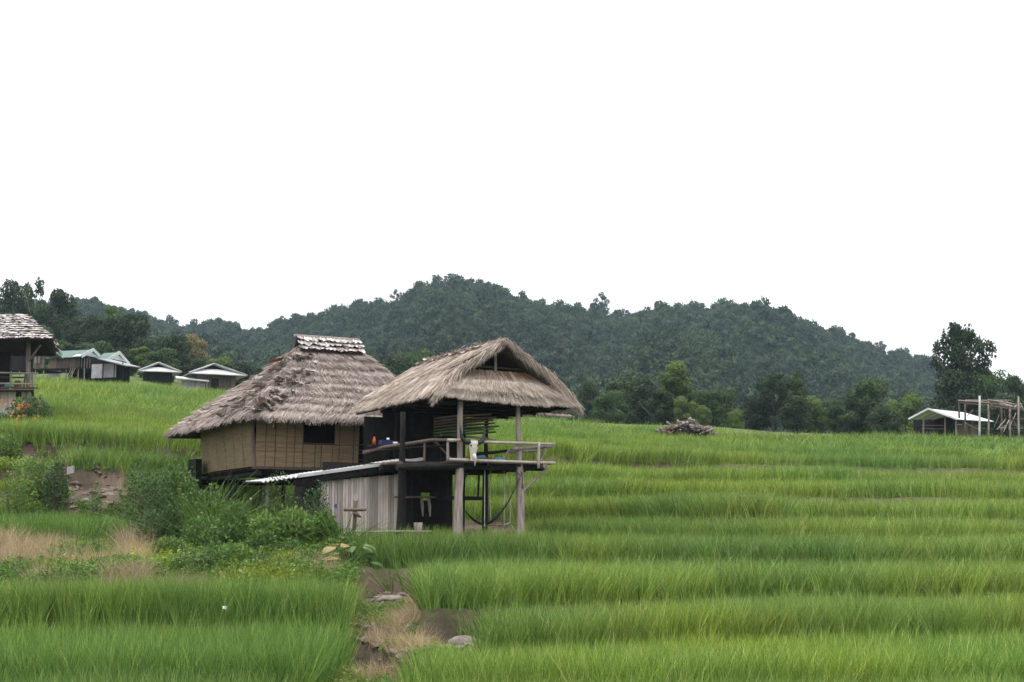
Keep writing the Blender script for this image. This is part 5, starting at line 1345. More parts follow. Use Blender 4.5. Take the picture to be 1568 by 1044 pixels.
# the green roofed house on stilts with twin white gables
Y_ = 128; g = zat(110, 576, Y_); fr = Frame((112 - 784) / F * Y_, Y_, math.radians(-16)); u_ = Y_ / F
gh = empty('village_house', P(112, 576, Y_), 'stilted house with green sheet roof, white gable ends and brown board walls', 'house', GV)
def PZ(px, py, Y=Y_): return P(px, py, Y)
ro = empty('roof', (0, 0, 0)); ro.parent = gh
z = g
a0, a1 = -2.2, 1.2
ze_, zr2 = g + 1.55, g + 2.42
ribbed(ro, 'roof_sheet', M['metal_green'], [fr.p(a0, -1.5, ze_), fr.p(a1 + .35, -1.5, ze_), fr.p(a1, .3, zr2), fr.p(a0 + .15, .3, zr2)], 9)
ribbed(ro, 'roof_sheet', M['metal_green'], [fr.p(a0, 2.1, ze_), fr.p(a1, 2.1, ze_), fr.p(a1, .3, zr2), fr.p(a0 + .15, .3, zr2)], 9)
slope(ro, 'white_sheet', M['metal_white'], [fr.p(a1 - .65, -1.5, ze_ + .07), fr.p(a1 + .1, -1.5, ze_ + .07), fr.p(a1 + .1, -1.0, ze_ + .31), fr.p(a1 - .5, -1.0, ze_ + .31)], .03)
def gable_end(a, b0, b1, zc_, zt_, nm='gable'):
    mb = MB(); bm = (b0 + b1) / 2; q = [fr.p(a, b0, zc_), fr.p(a, b1, zc_), fr.p(a - .05, bm, zt_)]
    mb.add(q + [p + fr.f * -.05 for p in q], [(0, 1, 2), (5, 4, 3), (0, 3, 4, 1), (1, 4, 5, 2), (2, 5, 3, 0)]); mb.build(nm, M['metal_white'], ro)
def barge(a, b0, b1, zc_, zt_):
    bm = (b0 + b1) / 2
    for b in (b0, b1):
        mb = MB(); mb.bar(fr.p(a + .04, b, zc_), fr.p(a + .04, bm, zt_ + .02), .05, .30); mb.build('barge_board', M['metal_white'], ro)
barge(a1 + .30, -1.55, 2.1, ze_ + .05, zr2 - .03)
gable_end(a1 + .1, -1.2, 1.8, ze_ + .25, zr2 - .15)
# second wing behind with its own gable
ribbed(ro, 'roof_sheet', M['metal_green'], [fr.p(1.6, .5, ze_), fr.p(3.1, .5, ze_ - .1), fr.p(2.75, 2.2, zr2 - .08), fr.p(1.5, 2.2, zr2 - .08)], 4)
barge(3.0, .4, 4.0, ze_ - .12, zr2 - .12); gable_end(2.85, .7, 3.7, ze_ + .1, zr2 - .25)
wa = empty('wall', (0, 0, 0)); wa.parent = gh
panels(wa, 'wall_board', M['wood_brown'], fr.p(-2.1, -1.1, 0), fr.p(.9, -1.1, 0), g + .65, g + 1.6, 8)
panels(wa, 'wall_board', M['wood_dark'], fr.p(.95, -.9, 0), fr.p(2.9, 1.2, 0), g + .5, g + 1.6, 6)
panels(wa, 'wall_board', M['wood_dark'], fr.p(-2.1, 2.0, 0), fr.p(2.9, 2.6, 0), g - .5, g + 1.6, 6)
panels(wa, 'white_board', M['tarp_white'], fr.p(-2.2, -.9, 0), fr.p(-1.1, -.9, 0), g - .1, g + .50, 3)
mb = MB(); fbar(mb, fr, -2.2, 1.5, -1.3, 1.9, g + .52, g + .62); mb.build('floor', M['wood_dark'], gh)
for i in range(7):
    mb = MB(); a = -2.1 + i * .62; mb.tube([fr.p(a, -1.15, g - .6), fr.p(a, -1.15, g + .55)], .055, 6); mb.build('stilt', M['post'], gh)
for i in range(3):
    mb = MB(); mb.tube([fr.p(.0 + i * .18, -1.35, g - .3), fr.p(.35 + i * .22, -1.3, g + .6)], .03, 5); mb.build('leaning_pole', M['pole_pale'], gh)
for i in range(5):
    mb = MB(); mb.tube([fr.p(.9 + i * .28, -.95, g + .62), fr.p(.9 + i * .28, -.95, g + 1.5)], .025, 5); mb.build('rail_post', M['post'], gh)
# low whitewashed shed under a lean roof next to it
Y2 = 126; g2 = zat(165, 580, Y2); f2 = Frame((160 - 784) / F * Y2, Y2, math.radians(-22))
ws = empty('white_shed', P(160, 580, Y2), 'whitewashed low shed under a long tilted grey roof at the end of the green house', 'shed', GV)
slope(ws, 'roof_sheet', M['metal_grey'], [f2.p(-.2, -1.1, g2 + 1.75), f2.p(2.9, -1.1, g2 + .95), f2.p(2.9, 1.0, g2 + 1.05), f2.p(-.2, 1.0, g2 + 1.85)])
panels(ws, 'wall_board', M['tarp_white'], f2.p(-1.3, -.5, 0), f2.p(1.35, -.5, 0), g2 + .05, g2 + 1.30, 7)
panels(ws, 'wall_board', M['wood_dark'], f2.p(-1.2, .6, 0), f2.p(2.0, .6, 0), g2 - .6, g2 + 1.2, 5)
for a in (.2, 1.4, 2.3):
    mb = MB(); mb.tube([f2.p(a, -.8, g2 - .5), f2.p(a, -.8, g2 + 1.3)], .05, 6); mb.build('post', M['wood_dark'], ws)
# dark stilted house behind the pavilion
Y3 = 122; g3 = zat(45, 572, Y3); f3 = Frame((44 - 784) / F * Y3, Y3, math.radians(-10))
dh = empty('village_house', P(45, 572, Y3), 'dim grey boarded house on stilts with a weathered grey roof behind the shingled pavilion', 'house', GV)
slope(dh, 'roof_sheet', M['metal_grey'], [f3.p(-.1, -1.2, g3 + 1.75), f3.p(1.75, -1.2, g3 + 1.60), f3.p(1.3, .6, g3 + 2.35), f3.p(-.1, .6, g3 + 2.4)])
slope(dh, 'roof_sheet', M['metal_grey'], [f3.p(-.1, 2.2, g3 + 1.75), f3.p(1.75, 2.2, g3 + 1.60), f3.p(1.3, .6, g3 + 2.35), f3.p(-.1, .6, g3 + 2.4)])
panels(dh, 'wall_board', M['wood_dark'], f3.p(-3.0, -.6, 0), f3.p(.55, -.6, 0), g3 + .3, g3 + 1.5, 12)
panels(dh, 'wall_board', M['wood_brown'], f3.p(.55, -.8, 0), f3.p(1.55, -.8, 0), g3 + .4, g3 + 1.6, 4)
for a in (.72, 1.02):
    mb = MB(); fbar(mb, f3, a, a + .2, -.92, -.88, g3 + .8, g3 + 1.35); mb.build('pale_cloth', M['tarp_white'], dh)
mb = MB(); fbar(mb, f3, -3.0, 1.9, -1.0, 1.8, g3 + .18, g3 + .28); mb.build('floor', M['wood_dark'], dh)
for i in range(7):
    mb = MB(); a = -2.9 + i * .75; mb.tube([f3.p(a, -.9, g3 - .9), f3.p(a, -.9, g3 + .2)], .05, 6); mb.build('stilt', M['post'], dh)
# roof just beyond the rice right of the tan thatch
Y4 = 118; f4 = Frame((845 - 784) / F * Y4, Y4, math.radians(8)); g4 = zat(845, 640, Y4)
fh = empty('field_shelter', P(845, 640, Y4), 'low grey roof showing over the rice just right of the open hut', 'shed')
slope(fh, 'roof_sheet', M['wood_brown'], [f4.p(-2.4, -.9, g4 + .28), f4.p(1.8, -.9, g4 + .05), f4.p(1.8, 1.5, g4 + .45), f4.p(-2.4, 1.5, g4 + .68)])
for a in (-2.2, -.3, 1.6):
    mb = MB(); mb.tube([f4.p(a, -.7, g4 - 1.6), f4.p(a, -.7, g4 + .15)], .06, 6); mb.build('post', M['wood_dark'], fh)

# ================================================================== white roofed shed and pole scaffold on the right
Y5 = 112; g5 = zat(1450, 671, Y5); f5 = Frame(*(P(1421, 660, Y5).to_2d()), math.radians(-24))
rs = empty('open_barn', P(1455, 668, Y5), 'open barn with a bright white sheet gable roof and reddish board rear', 'barn')
def Q5(px, py, Y): return P(px, py, Y)
ro = empty('roof', (0, 0, 0)); ro.parent = rs
pk = Q5(1421.5, 625.5, 110.5); le = Q5(1391, 641.5, 112); re_ = Q5(1464, 641.5, 109.5)
pk2 = Q5(1478, 631.5, 118); re2 = Q5(1523, 645, 114.5); le2 = Q5(1450, 641, 120)
for i in range(5):
    t0, t1 = i / 5, (i + 1) / 5 - .01
    slope(ro, 'roof_sheet', M['metal_white'], [re_.lerp(re2, t0), re_.lerp(re2, t1), pk.lerp(pk2, t1), pk.lerp(pk2, t0)], .05)
    slope(ro, 'roof_sheet', M['metal_white'], [le.lerp(le2, t0), le.lerp(le2, t1), pk.lerp(pk2, t1), pk.lerp(pk2, t0)], .05)
for p_, q_ in ((le, pk), (pk, re_)):
    mb = MB(); mb.bar(p_ + Vector((0, -.03, 0)), q_ + Vector((0, -.03, 0)), .05, .13); mb.build('barge_board', M['metal_white'], ro)
def pole(parent, p, q, r, m_='post', name='post'):
    mb = MB(); mb.log(p, q, r, r * .85, .02, 4, 7); return mb.build(name, M[m_], parent, True)
for px_, Y_, tp in ((1414, 111.5, 640), (1447, 110.8, 640), (1464, 110, 643), (1478, 111, 644), (1500, 113, 645)):
    pole(rs, P(px_, 672, Y_), P(px_, tp, Y_), .07)
for zz in (651, 656):
    pole(rs, P(1411, zz, 111.6), P(1447, zz + .5, 111), .04, 'wood_brown', 'rail')
panels(rs, 'wall_board', M['wood_brown'], P(1466, 670, 113), P(1500, 670, 115), g5 - .5, g5 + 1.3, 8)
panels(rs, 'wall_board', M['wood_dark'], P(1400, 665, 117), P(1466, 668, 118), g5 - .5, g5 + 2.2, 8)
sc_ = empty('pole_scaffold', P(1515, 672, 104), 'rough scaffold frame of round poles with a pole platform beside the white roofed barn', 'scaffold')
for px_, b_, t_2, Y_, m_ in ((1514, 671, 612, 104, 'post'), (1560, 676, 607, 103, 'post'), (1478, 668, 617, 108, 'wood_brown'), (1534, 672, 622, 108, 'wood_brown'), (1547, 672, 620, 108, 'post'), (1469, 640, 614, 107, 'wood_brown'), (1575, 676, 612, 106, 'post')):
    pole(sc_, P(px_, b_, Y_), P(px_ - .5, t_2, Y_), .075, m_, 'upright')
for (a, b, Ya, Yb, m_) in (((1468, 613), (1515, 617), 107, 104, 'post'), ((1470, 617), (1515, 621), 107, 104, 'wood_brown'), ((1512, 612), (1562, 620), 104, 103, 'post'), ((1512, 617), (1566, 626), 104, 103, 'wood_brown'), ((1478, 613), (1548, 613), 108, 108, 'post'), ((1514, 621), (1564, 628), 104, 103, 'wood_brown'), ((1520, 613), (1550, 622), 107, 104, 'pole_pale'), ((1540, 622), (1540, 615), 104, 104, 'pole_pale'), ((1562, 617), (1568, 629), 103, 103, 'pole_pale')):
    pole(sc_, P(*a, Ya), P(*b, Yb), .06, m_, 'cross_pole')
for i in range(12):
    t = i / 11; pole(sc_, P(1518 + 42 * t, 619.5 + 5 * t, 103.8), P(1524 + 40 * t, 617.5 + 4 * t, 107), .045, 'pole_pale' if i % 3 == 0 else 'wood_brown', 'platform_pole')
for i, (a, b) in enumerate((((1527, 657), (1540, 642)), ((1532, 658), (1541, 650)), ((1537, 661), (1545, 643)), ((1530, 655), (1538, 655)), ((1545, 641), (1572, 641)), ((1556, 656), (1566, 656)))):
    pole(sc_, P(*a, 106), P(*b, 107), .045, 'pole_pale' if i < 4 else 'wood_brown', 'brace')
for i in range(14):
    a_ = random.uniform(1470, 1560); b_ = a_ + random.uniform(-14, 22); r_ = random.random() < .5
    pole(sc_, P(a_, random.uniform(614, 622) if r_ else random.uniform(625, 662), 105), P(b_, random.uniform(614, 624) if r_ else random.uniform(625, 662), 107), .035, random.choice(['post', 'wood_brown', 'pole_pale']), 'brace')
wp = MB(); wp.log(P(1500, 671, 101), P(1500, 606, 101), .085, .07, .015); tag(wp.build('fence_post', M['metal_sheet'], None, True), 'tall pale bare post standing before the scaffold, higher than its poles', 'post')

# ================================================================== brush pile in the field
by = 87
bp_ = empty('brush_pile', GP(1047, by), 'long heap of cut branches, sticks and pale off-cuts lying in the rice below the treeline', 'brush pile')
stick = []
for s_ in range(4):
    mb = MB(); mb.log((-.5, 0, 0), (.5, 0, 0), .05, .03, .02, 4, 6); stick.append(mb.mesh('stick', M['wood_brown'] if s_ < 2 else M['post'], smooth=True))
mbp = MB(); mbp.log((-.3, 0, 0), (.3, 0, 0), .07, .06, .01, 3, 6); chip = mbp.mesh('offcut', M['pale_leaf'], smooth=True)
mbp = MB(); mbp.log((-.3, 0, 0), (.3, 0, 0), .07, .06, .01, 3, 6); chipr = mbp.mesh('offcut', M['wicker'], smooth=True)
zt0 = P(1047, 663, by).z
for i in range(230):
    u = random.uniform(-1, 1); hh = (.62 * (1 - abs(u) ** 2.2) * (1.0 if u > -.2 else .75) + (.35 if .05 < u < .3 else 0)) * random.random() ** .7
    p = Vector(P(1047 + 41 * u, 663 - (1 - abs(u)) * 0, by)); p.z = zt0 + hh; p.y += random.uniform(-.7, .7) * (1 - hh)
    me = random.choice(stick) if random.random() < .72 else (chip if random.random() < .6 else chipr)
    o = link(me.name.split('.')[0], me, bp_, p - bp_.location); o.rotation_euler = (random.uniform(-.3, .3), random.gauss(0, .35), random.uniform(0, 6.28)); s_ = random.uniform(.5, 1.1); o.scale = (s_, s_, s_)
mb = MB(); V = []; Fc = []; n = 16
V.append(Vector((0, 0, .45)))
for j in (1, 2):
    for k in range(n): an = 2 * math.pi * k / n; V.append(Vector((1.55 * j / 2 * math.cos(an), .75 * j / 2 * math.sin(an), .35 if j == 1 else -.6)))
for k in range(n): Fc.append((0, 1 + k, 1 + (k + 1) % n)); Fc.append((1 + k, 1 + n + k, 1 + n + (k + 1) % n, 1 + (k + 1) % n))
c_ = Vector(P(1047, 663, by)); mb.add([v_ + c_ for v_ in V], Fc); mb.build('heap_core', M['wood_dark'], bp_)

# ================================================================== leaf shingled pavilion at the left edge
Y6 = 66
f6 = Frame(*(P(40, 600, Y6).to_2d()), math.radians(0))
pv = empty('shingled_pavilion', P(20, 640, Y6), 'raised open pavilion with grey dead leaf shingle roof and bamboo rails at the photo edge', 'pavilion')
ro = empty('roof', (0, 0, 0)); ro.parent = pv
def W6(px, py, dY=0): return P(px, py, Y6 + dY)
EL, ER, RR, RL = W6(-90, 517, -1.2), W6(81, 518, -1.2), W6(40, 479, 1.9), W6(-60, 478, 1.9)
BR, BL = ER + Vector((-1.75, 6.0, 0)), EL + Vector((-1.75, 6.0, 0))
RR = RR + Vector((-.4, 1.0, .08)); RL = RL + Vector((-.4, 1.0, .08))
for nm, q in (('roof_slope', [EL, ER, RR, RL]), ('roof_slope', [ER, BR, RR]), ('roof_slope', [BR, BL, RL, RR])):
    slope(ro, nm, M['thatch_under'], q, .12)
mb_l = []
def shingle_field(q, rows, cols, mats_, s=.30):
    r = np.random.default_rng(9); L_ = []
    e0, e1, r1, r0 = [np.array(x) for x in q]
    nn = np.cross(e1 - e0, r0 - e0); nn = nn / np.linalg.norm(nn); nn = nn if nn[2] > 0 else -nn
    V = []; Fq = []; vv = []
    for i in range(rows):
        for j in range(cols):
            t = (i + r.uniform(-.2, .2)) / rows; s0 = (j + r.uniform(-.3, .3)) / cols
            a = e0 + (e1 - e0) * s0; b = r0 + (r1 - r0) * s0; p = a + (b - a) * t + nn * (.07 + r.uniform(0, .04)); dn = unit((a - b)[None])[0]; sd = unit((e1 - e0)[None])[0]
            dn = unit((dn + sd * r.normal(0, .25))[None])[0]; w = s * r.uniform(.5, .8); l = s * r.uniform(.9, 1.3)
            k = len(V); V += [p - sd * w / 2, p + sd * w / 2, p + sd * w / 2 + dn * l + nn * r.uniform(0, .07), p - sd * w / 2 + dn * l + nn * r.uniform(0, .07)]; Fq.append((k, k + 1, k + 2, k + 3)); vv += [r.random()] * 4
    off = np.array(pv.location)
    o = link('leaf_shingle_cover', np_mesh('leaf_shingle_cover', np.array(V) - off, Fq, mats_, vv), ro); tag(o, kind='stuff')
shingle_field((EL, ER, RR, RL), 11, 52, M['pale_leaf'])
shingle_field((ER, BR, RR, RR), 11, 16, M['dead_leaf'])
for px_, dY in ((43, .2), (43, 3.0), (-60, .2), (16, .1)):
    if px_ == 16: continue
    pole(pv, W6(px_, 640, dY), W6(px_ + 1, 520, dY), .12, 'post')
pole(pv, W6(45, 552, .1), W6(62, 528, -.4), .05, 'post', 'brace')
for k_, (py_, py2, m_) in enumerate(((568.5, 572, 'pole_pale'), (585, 588, 'pole_pale'), (592, 594, 'wood_brown'))):
    pole(pv, W6(-80, py_, -.2), W6(58, py2, -.2), .05, m_, 'rail')
pole(pv, W6(-80, 575, 2.2), W6(50, 578, 2.2), .045, 'wood_brown', 'rail')
for px_ in (15, 50): pole(pv, W6(px_ - (0 if px_ == 50 else 0), 594, -.26), W6(px_ + (0 if px_ == 50 else 3), 569, -.26), .045, 'post', 'rail_post')
pole(pv, W6(36, 596, 1.0), W6(39, 572, 1.0), .05, 'wood_brown', 'rail_post')
for i in range(12):
    b0 = -.3 + i * .3; mb = MB(); c = [W6(-80, 596, b0), W6(52, 597, b0), W6(52, 597, b0 + .28), W6(-80, 596, b0 + .28)]
    zf_ = W6(0, 596, 0).z; c = [Vector((p.x, p.y, zf_ - .06)) for p in c]; mb.quadbox(c + [p + Vector((0, 0, .05)) for p in c]); mb.build('floor_slat', M['wood_brown'], pv)
zf_ = W6(0, 596, 0).z
panels(pv, 'lower_board', M['tarp_white' if False else 'bamboo_grey'], W6(-80, 600, .3), W6(24, 600, .3), zf_ - 1.2, zf_ - .08, 9)
panels(pv, 'lower_board', M['bamboo_grey'], W6(33, 600, .25), W6(47, 600, .25), zf_ - 1.0, zf_ - .1, 2)
mb = MB(); mb.tube([W6(30, 592, 1.0), W6(24, 592, 1.0)], .0 + .3, 12); mb.build('basket', M['wicker'], pv)
mb = MB(); fbar(mb, Frame(*(W6(-60, 570, 3.6).to_2d()), 0), 0, 2.4, 0, .06, zf_, zf_ + 2.2); mb.build('rear_wall', M['wood_dark'], pv)
tag(heap('plastic_bowl', W6(13, 592, .6) + Vector((0, 0, .0)), .2, .2, M['cloth_blue'], 'small turquoise bowl on the floor of the shingled pavilion', 'bowl', 3))

# ================================================================== bushes and plants near the huts
def bush_mesh(name, n, rx, ry, rz, mat, seed, lumps=7, leaf=.07, aspect=.45, droop=0., v0=.5, spiky=0):
    r = np.random.default_rng(seed)
    a = r.random(lumps) * 2 * np.pi; rr = np.sqrt(r.random(lumps)) * .62; zz = r.uniform(.15, .72, lumps) * (1 - .5 * rr)
    C = np.stack([rx * rr * np.cos(a), ry * rr * np.sin(a), rz * zz], 1); R = r.uniform(.34, .52, lumps)
    k = r.integers(0, lumps, n); d = rdir(n, r); d[:, 2] = d[:, 2] * .8 + .25; d = unit(d)
    rad = R[k] * np.clip(1 - np.abs(r.normal(0, .2, n)), .25, 1.2) * (1 + .25 * (r.random(n) < .05))
    c = C[k] + d * rad[:, None] * np.array([rx, ry, rz]); c[:, 2] = np.maximum(c[:, 2], .02)
    dd = unit(d * .7 + rdir(n, r) * .8 + np.array([0, 0, .25 - droop])); ss = unit(np.cross(dd, unit(d + rdir(n, r) * .6)))
    v = np.clip(v0 + .12 * d[:, 2] + (r.random(lumps)[k] - .5) * .25 + r.normal(0, .16, n), 0, 1)
    L = leaf * r.uniform(.6, 1.5, n)
    V, Q, vv = leaves(c, dd, ss, L, L * aspect * r.uniform(.7, 1.3, n), v)
    return np_mesh(name, V, Q, mat, vv)
def stems(rx, rz, seed, n=7):
    rr_ = random.Random(seed); mb = MB()
    for k in range(n):
        an = 6.28 * k / n; e = Vector((rx * .5 * math.cos(an), rx * .5 * math.sin(an), rz * rr_.uniform(.55, .85)))
        mb.tube([Vector((rr_.uniform(-.05, .05), rr_.uniform(-.05, .05), -.1)), e * .5 + Vector((0, 0, .1)), e], [.02, .015, .007], 5)
    return mb
SB = 500
def bush(px, top, bot, w, Y, mat, label, leaf=.07, n=3000, name='bush', cat='bush', aspect=.45, lumps=7, depth=.8, v0=.5, group=None):
    global SB; SB += 1
    b = P(px, bot, Y); g_ = gz(b.x, b.y); zb = min(b.z, g_) if b.z < g_ + .1 else g_; zb = max(zb, g_ - .25)
    h = P(px, top, Y).z - zb; rx = w / F * Y / 2
    o = empty(name, (b.x, Y, zb), label, cat, group)
    link('foliage', bush_mesh('foliage', n, rx * 1.1, rx * depth * 1.1, h * 1.08, M[mat], SB, lumps, leaf, aspect, v0=v0), o)
    off = Vector(o.location); m_ = stems(rx, h, SB); link('stems', m_.mesh('stems', M['wood_brown']), o)
    return o
GB = 'bushes crowding round the bamboo walled hut'
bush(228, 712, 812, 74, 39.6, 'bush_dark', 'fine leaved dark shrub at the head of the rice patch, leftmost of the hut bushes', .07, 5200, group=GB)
bush(262, 718, 800, 74, 40.6, 'bush_mid', 'tall leafy shrub between the dark shrub and the long grass clump', .11, 4200, group=GB)
bush(306, 724, 830, 84, 39.8, 'bush_mid', 'dense green shrub reaching up to the floor corner of the bamboo walled hut', .10, 4600, group=GB)
bush(246, 770, 838, 66, 38.0, 'bush_dark', 'dark leaved shrub with greyish leaves above the reddish dry grass', .075, 3600, group=GB)
bush(325, 790, 868, 100, 37.4, 'bush_mid', 'rounded dark green shrub below the long grass clump', .08, 4800, group=GB)
bush(270, 822, 872, 70, 36.2, 'bush_lime', 'low light green vine bush spilling onto the bank', .09, 2600, 'bush', group=GB)
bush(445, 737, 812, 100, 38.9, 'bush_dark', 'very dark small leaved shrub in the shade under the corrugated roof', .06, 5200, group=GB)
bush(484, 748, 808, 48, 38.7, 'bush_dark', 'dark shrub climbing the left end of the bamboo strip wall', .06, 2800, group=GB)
bush(424, 786, 856, 116, 37.6, 'bush_lime', 'bright green spreading shrub in front of the corrugated roof', .11, 5200, group=GB)
bush(410, 815, 872, 96, 36.8, 'bush_mid', 'deep green lower shrub beneath the bright spreading one', .08, 4200, group=GB)
bush(494, 785, 845, 60, 38.2, 'bush_lime', 'bright leafy shrub left of the wooden cross', .12, 3000, group=GB)
bush(520, 810, 868, 62, 37.4, 'bush_mid', 'soft feathery shrub at the foot of the wooden cross', .06, 3600, aspect=.25, group=GB)
bush(372, 772, 850, 84, 37.8, 'bush_mid', 'dense green shrub joining the arching grass clump to the bright spreading shrub', .085, 4200, group=GB)
bush(472, 842, 884, 80, 35.8, 'bush_mid', 'scrubby bush mixed with dry stalks above the foreground rice', .07, 2600, group=GB)
bush(352, 838, 880, 90, 35.4, 'bush_lime', 'low yellow green creeper bush on the bank above the foreground rice', .08, 2600, group=GB)
bush(300, 835, 886, 96, 34.4, 'bush_mid', 'scruffy green bush on the lower bank under the rounded dark shrub', .07, 3000, group=GB)
bush(398, 846, 888, 80, 34.6, 'bush_dark', 'dark scruffy bush low on the bank beside the creeper', .06, 2800, group=GB)
bush(180, 850, 884, 110, 34.6, 'bush_lime', 'low pale weedy bush between the dry grass and the foreground rice', .07, 2400, group=GB)
bush(86, 712, 758, 44, 45.0, 'bush_dark', 'round dark bush at the foot of the soil steps', .07, 3000)
bush(148, 750, 778, 30, 43.9, 'bush_mid', 'small bush below the bare soil steps', .07, 1300)
bush(20, 715, 772, 70, 44.6, 'bush_lime', 'light green weedy bush at the photo edge above the rice patch', .08, 2800)
bush(55, 690, 745, 60, 46.2, 'bush_lime', 'light green bush covering the bank between the two bare soil steps', .08, 2800)
bush(128, 660, 692, 30, 53.0, 'bush_mid', 'small leafy bush on the lip above the upper soil wall', .09, 900)
bush(-2, 640, 690, 30, 53.5, 'bush_mid', 'dark leafy bush at the very photo edge beside the upper soil wall', .09, 1200)
bush(5, 662, 720, 50, 50.5, 'bush_lime', 'yellow green bush at the photo edge left of the upper soil wall', .09, 2200)
ob = bush(26, 607, 660, 92, 62.5, 'bush_dark', 'dark flowering bush with orange blossoms below the shingled pavilion', .10, 4200, 'flower_bush', 'flower bush')
r = np.random.default_rng(5)
def blossoms(o, n, spread, zr2_, mat, s, seed, cx=0.):
    r = np.random.default_rng(seed)
    for i in range(n):
        c = np.array([cx + r.normal(0, spread), -r.uniform(.75, 1.15), r.uniform(*zr2_)])
        dd = rdir(6, r); ss = unit(np.cross(dd, rdir(6, r)))
        V, Q, v = leaves(np.tile(c, (6, 1)), dd, ss, s, s * .7, r.random(6)); link('blossom', np_mesh('blossom', V, Q, M[mat], v), o)
obh = P(26, 607, 62.5).z - ob.location.z
blossoms(ob, 22, .42, (.30 * obh, .85 * obh), 'orange', .10, 3, .35)
blossoms(ob, 10, .8, (.3 * obh, .9 * obh), 'orange', .09, 4, -.2)
# long arching grass clumps
def grass_clump(px, top, bot, w, Y, label, n=700, mat='bush_mid', wd=.018, name='grass_clump', group=None, lean=.35):
    b = P(px, bot, Y); g_ = gz(b.x, b.y); h = P(px, top, Y).z - g_
    o = empty(name, (b.x, Y, g_), label, 'grass', group)
    me = tuft('blades', n, h * 1.12, wd, w / F * Y * .30, lean, M[mat], 5, int(px), .55)
    tag(link('blades', me, o), kind='stuff'); return o
grass_clump(345, 752, 850, 100, 38.9, 'big fountain of long arching grass blades beside the bamboo walled hut', 1500, 'bush_lime', .022)
grass_clump(306, 722, 800, 50, 40.8, 'broad bladed tall grass plant left of the long arching clump', 260, 'bush_lime', .045)
grass_clump(522, 768, 850, 40, 37.9, 'tall reed with pale drooping blades in front of the bamboo strip wall', 60, 'weed', .03, 'reed_clump')
grass_clump(650, 845, 905, 30, 29.5, 'leaning grass stalks at the corner of the rice by the gully', 120, 'weed', .012)
# broad leaved plant at the head of the gully
tp = P(538, 884, 35.6); g_ = gz(tp.x, tp.y)
tro = empty('broad_leaf_plant', (tp.x, 35.6, g_), 'low plant with big broad yellow and dark green leaves at the head of the gully', 'plant')
for i in range(22):
    an = random.uniform(0, 6.28); L_ = random.uniform(.18, .5); h = random.uniform(.15, .62); c = Vector((math.cos(an) * L_, math.sin(an) * L_ * .7, h))
    mb = MB(); mb.tube([Vector((0, 0, 0)), c * .6 + Vector((0, 0, .06)), c], [.014, .012, .008], 5)
    link('stalk', mb.mesh('stalk', M['weed']), tro)
    me = np_mesh('leaf', *(lambda n_=7: (lambda V, Q: (V, Q))(*[np.array([(t * .36, sg * .11 * math.sin(math.pi * min(t * .92 + .06, 1)) * (1 if sg else 0), .07 * math.sin(t * 2.6) - .02 * abs(sg)) for t in np.linspace(0, 1, n_) for sg in (-1, 0, 1)]), np.array([(i_ * 3 + j, i_ * 3 + j + 1, (i_ + 1) * 3 + j + 1, (i_ + 1) * 3 + j) for i_ in range(n_ - 1) for j in range(2)])]))(), M['taro'], np.full(21, random.random()))
    lf = link('leaf', me, tro, c); lf.rotation_euler = (random.uniform(-.5, .5), random.uniform(.0, .7), an + random.uniform(-.4, .4)); s_ = random.uniform(.6, 1.25); lf.scale = (s_,) * 3
# single flowers
def flower(px, py, Y, mat, label, s=.05, name='flower'):
    c = P(px, py, Y); g_ = gz(c.x, c.y); o = empty(name, (c.x, Y, min(g_, c.z - .3)), label, 'flower')
    r = np.random.default_rng(int(px)); dd = rdir(12, r); ss = unit(np.cross(dd, rdir(12, r)))
    V, Q, v = leaves(np.tile(np.array(c - o.location), (12, 1)), dd, ss, s, s * .7, r.random(12)); link('petals', np_mesh('petals', V, Q, M[mat], v), o)
    mb = MB(); mb.tube([Vector((0, 0, 0)), (c - o.location)], .006, 5); link('stem', mb.mesh('stem', M['weed']), o)
flower(344, 930, 29.3, 'white_petal', 'single white flower standing in the foreground rice', .055)
flower(514, 774, 38.9, 'purple', 'purple blossom against the bamboo strip wall', .08)
flower(507, 783, 38.7, 'purple', 'smaller purple blossom just below its neighbour', .05)
flower(384, 764, 39.2, 'white_petal', 'white blossom in the dark gap under the corrugated roof', .045)

# ================================================================== rocks, soil lips, stake
def rock(px, py, Y, s, label, seed, sz=.55, group='stones in the gully'):
    rr_ = np.random.default_rng(seed); n = 14; V = []; Fc = []; c = GP(px, Y, s * sz * .25)
    for j in range(7):
        ph = math.pi * j / 6
        for k in range(n):
            th = 2 * math.pi * k / n; q = 1 + .22 * math.sin(2 * th + seed) * math.sin(ph) + rr_.normal(0, .09)
            V.append(c + Vector((s * q * math.sin(ph) * math.cos(th), s * .7 * q * math.sin(ph) * math.sin(th), s * sz * math.cos(ph) * (1 if ph < 1.6 else .5))))
    for j in range(6):
        for k in range(n): Fc.append((j * n + k, (j + 1) * n + k, (j + 1) * n + (k + 1) % n, j * n + (k + 1) % n))
    mb = MB(); mb.add(V, Fc, .5); tag(mb.build('rock', M['rock'], None, True), label, 'rock', group)
rock(713, 0, 28.2, .33, 'largest pale stone set in the bare soil wall of the gully', 3)
rock(718, 0, 27.7, .12, 'small flat stone below the largest pale stone', 4, .4)
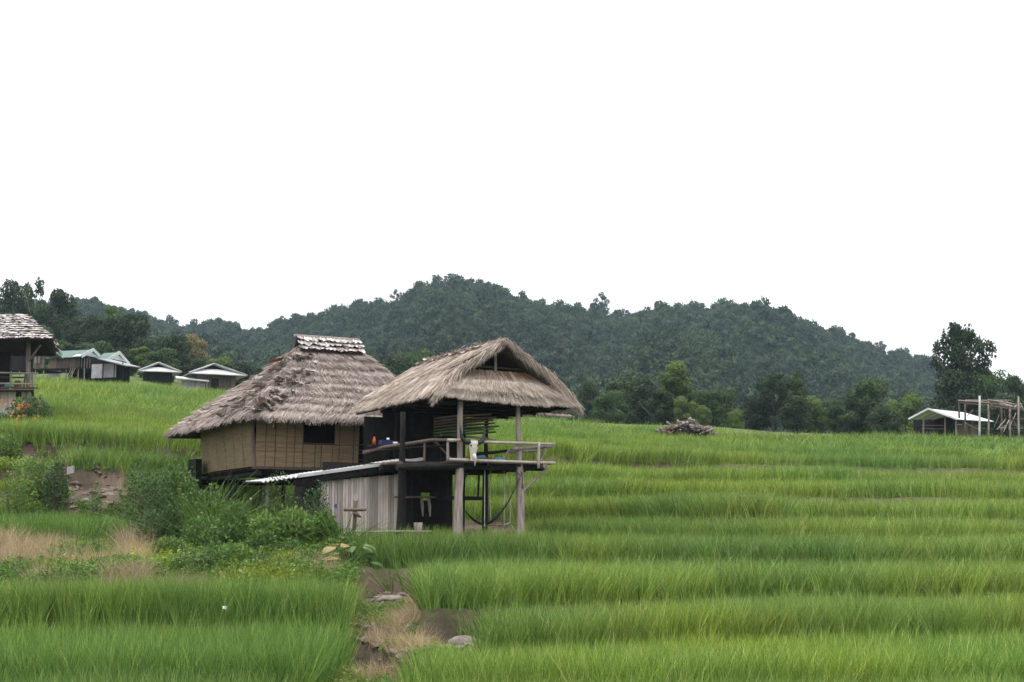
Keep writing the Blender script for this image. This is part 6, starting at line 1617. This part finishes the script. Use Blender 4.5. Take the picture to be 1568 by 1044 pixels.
rock(602, 0, 34.6, .42, 'broad flat stone step under the upper soil lip', 5, .26)
rock(581, 0, 35.3, .11, 'small stone left of the broad flat step', 6, .4)
rock(735, 0, 28.2, .10, 'smallest stone right of the largest pale stone', 11, .6)
rock(618, 0, 34.9, .14, 'stone on the right of the broad flat step', 12, .5)
rock(690, 0, 28.0, .09, 'little stone left of the largest pale stone', 13, .6)
rock(134, 0, 45.7, .18, 'pale stone on the bare steps at the far left', 7, .4, 'stones on the soil steps')
rock(170, 0, 46.6, .22, 'rounded clod on the right of the bare soil steps', 8, .5, 'stones on the soil steps')
rock(43, 0, 50.8, .3, 'low reddish stone lying under the upper soil wall', 9, .3, 'stones on the soil steps')
st = MB(); a_ = P(101, 723, 47.4); st.log(Vector((a_.x, a_.y, a_.z - .3)), P(101, 706, 47.4), .045, .035, .01); tag(st.build('stake', M['wicker'], None, True), 'short reddish wooden stake at the left end of the lower soil wall', 'stake')
mb = MB(); c = P(108, 722, 47.1); mb.quadbox([c + Vector((x_, y_, z_ + .05 * (x_ > 0))) for z_ in (-.1, .14) for x_, y_ in ((-.11, -.05), (.11, -.08), (.10, .1), (-.10, .1))]); tag(mb.build('cement_sack', M['cardboard'], None), 'flattened grey white sack lying against the wooden stake', 'sack')

# ================================================================== air: thin haze between here and the hills
hz = MB(); x0, x1, y0, y1, z0, z1 = -1500, 1500, -60, 1250, -7.5, 175
hz.quadbox([(x_, y_, z_) for z_ in (z0, z1) for x_, y_ in ((x0, y0), (x1, y0), (x1, y1), (x0, y1))])
hm_ = bpy.data.materials.new('thin_haze'); hm_.use_nodes = True; t = hm_.node_tree; t.nodes.clear()
vo = t.nodes.new('ShaderNodeVolumePrincipled'); vo.inputs['Density'].default_value = HAZE; vo.inputs['Color'].default_value = (.62, .80, 1.0, 1); vo.inputs['Anisotropy'].default_value = .2
mo = t.nodes.new('ShaderNodeOutputMaterial'); t.links.new(vo.outputs[0], mo.inputs['Volume'])
ho = hz.build('haze', hm_, None); tag(ho, kind='stuff')
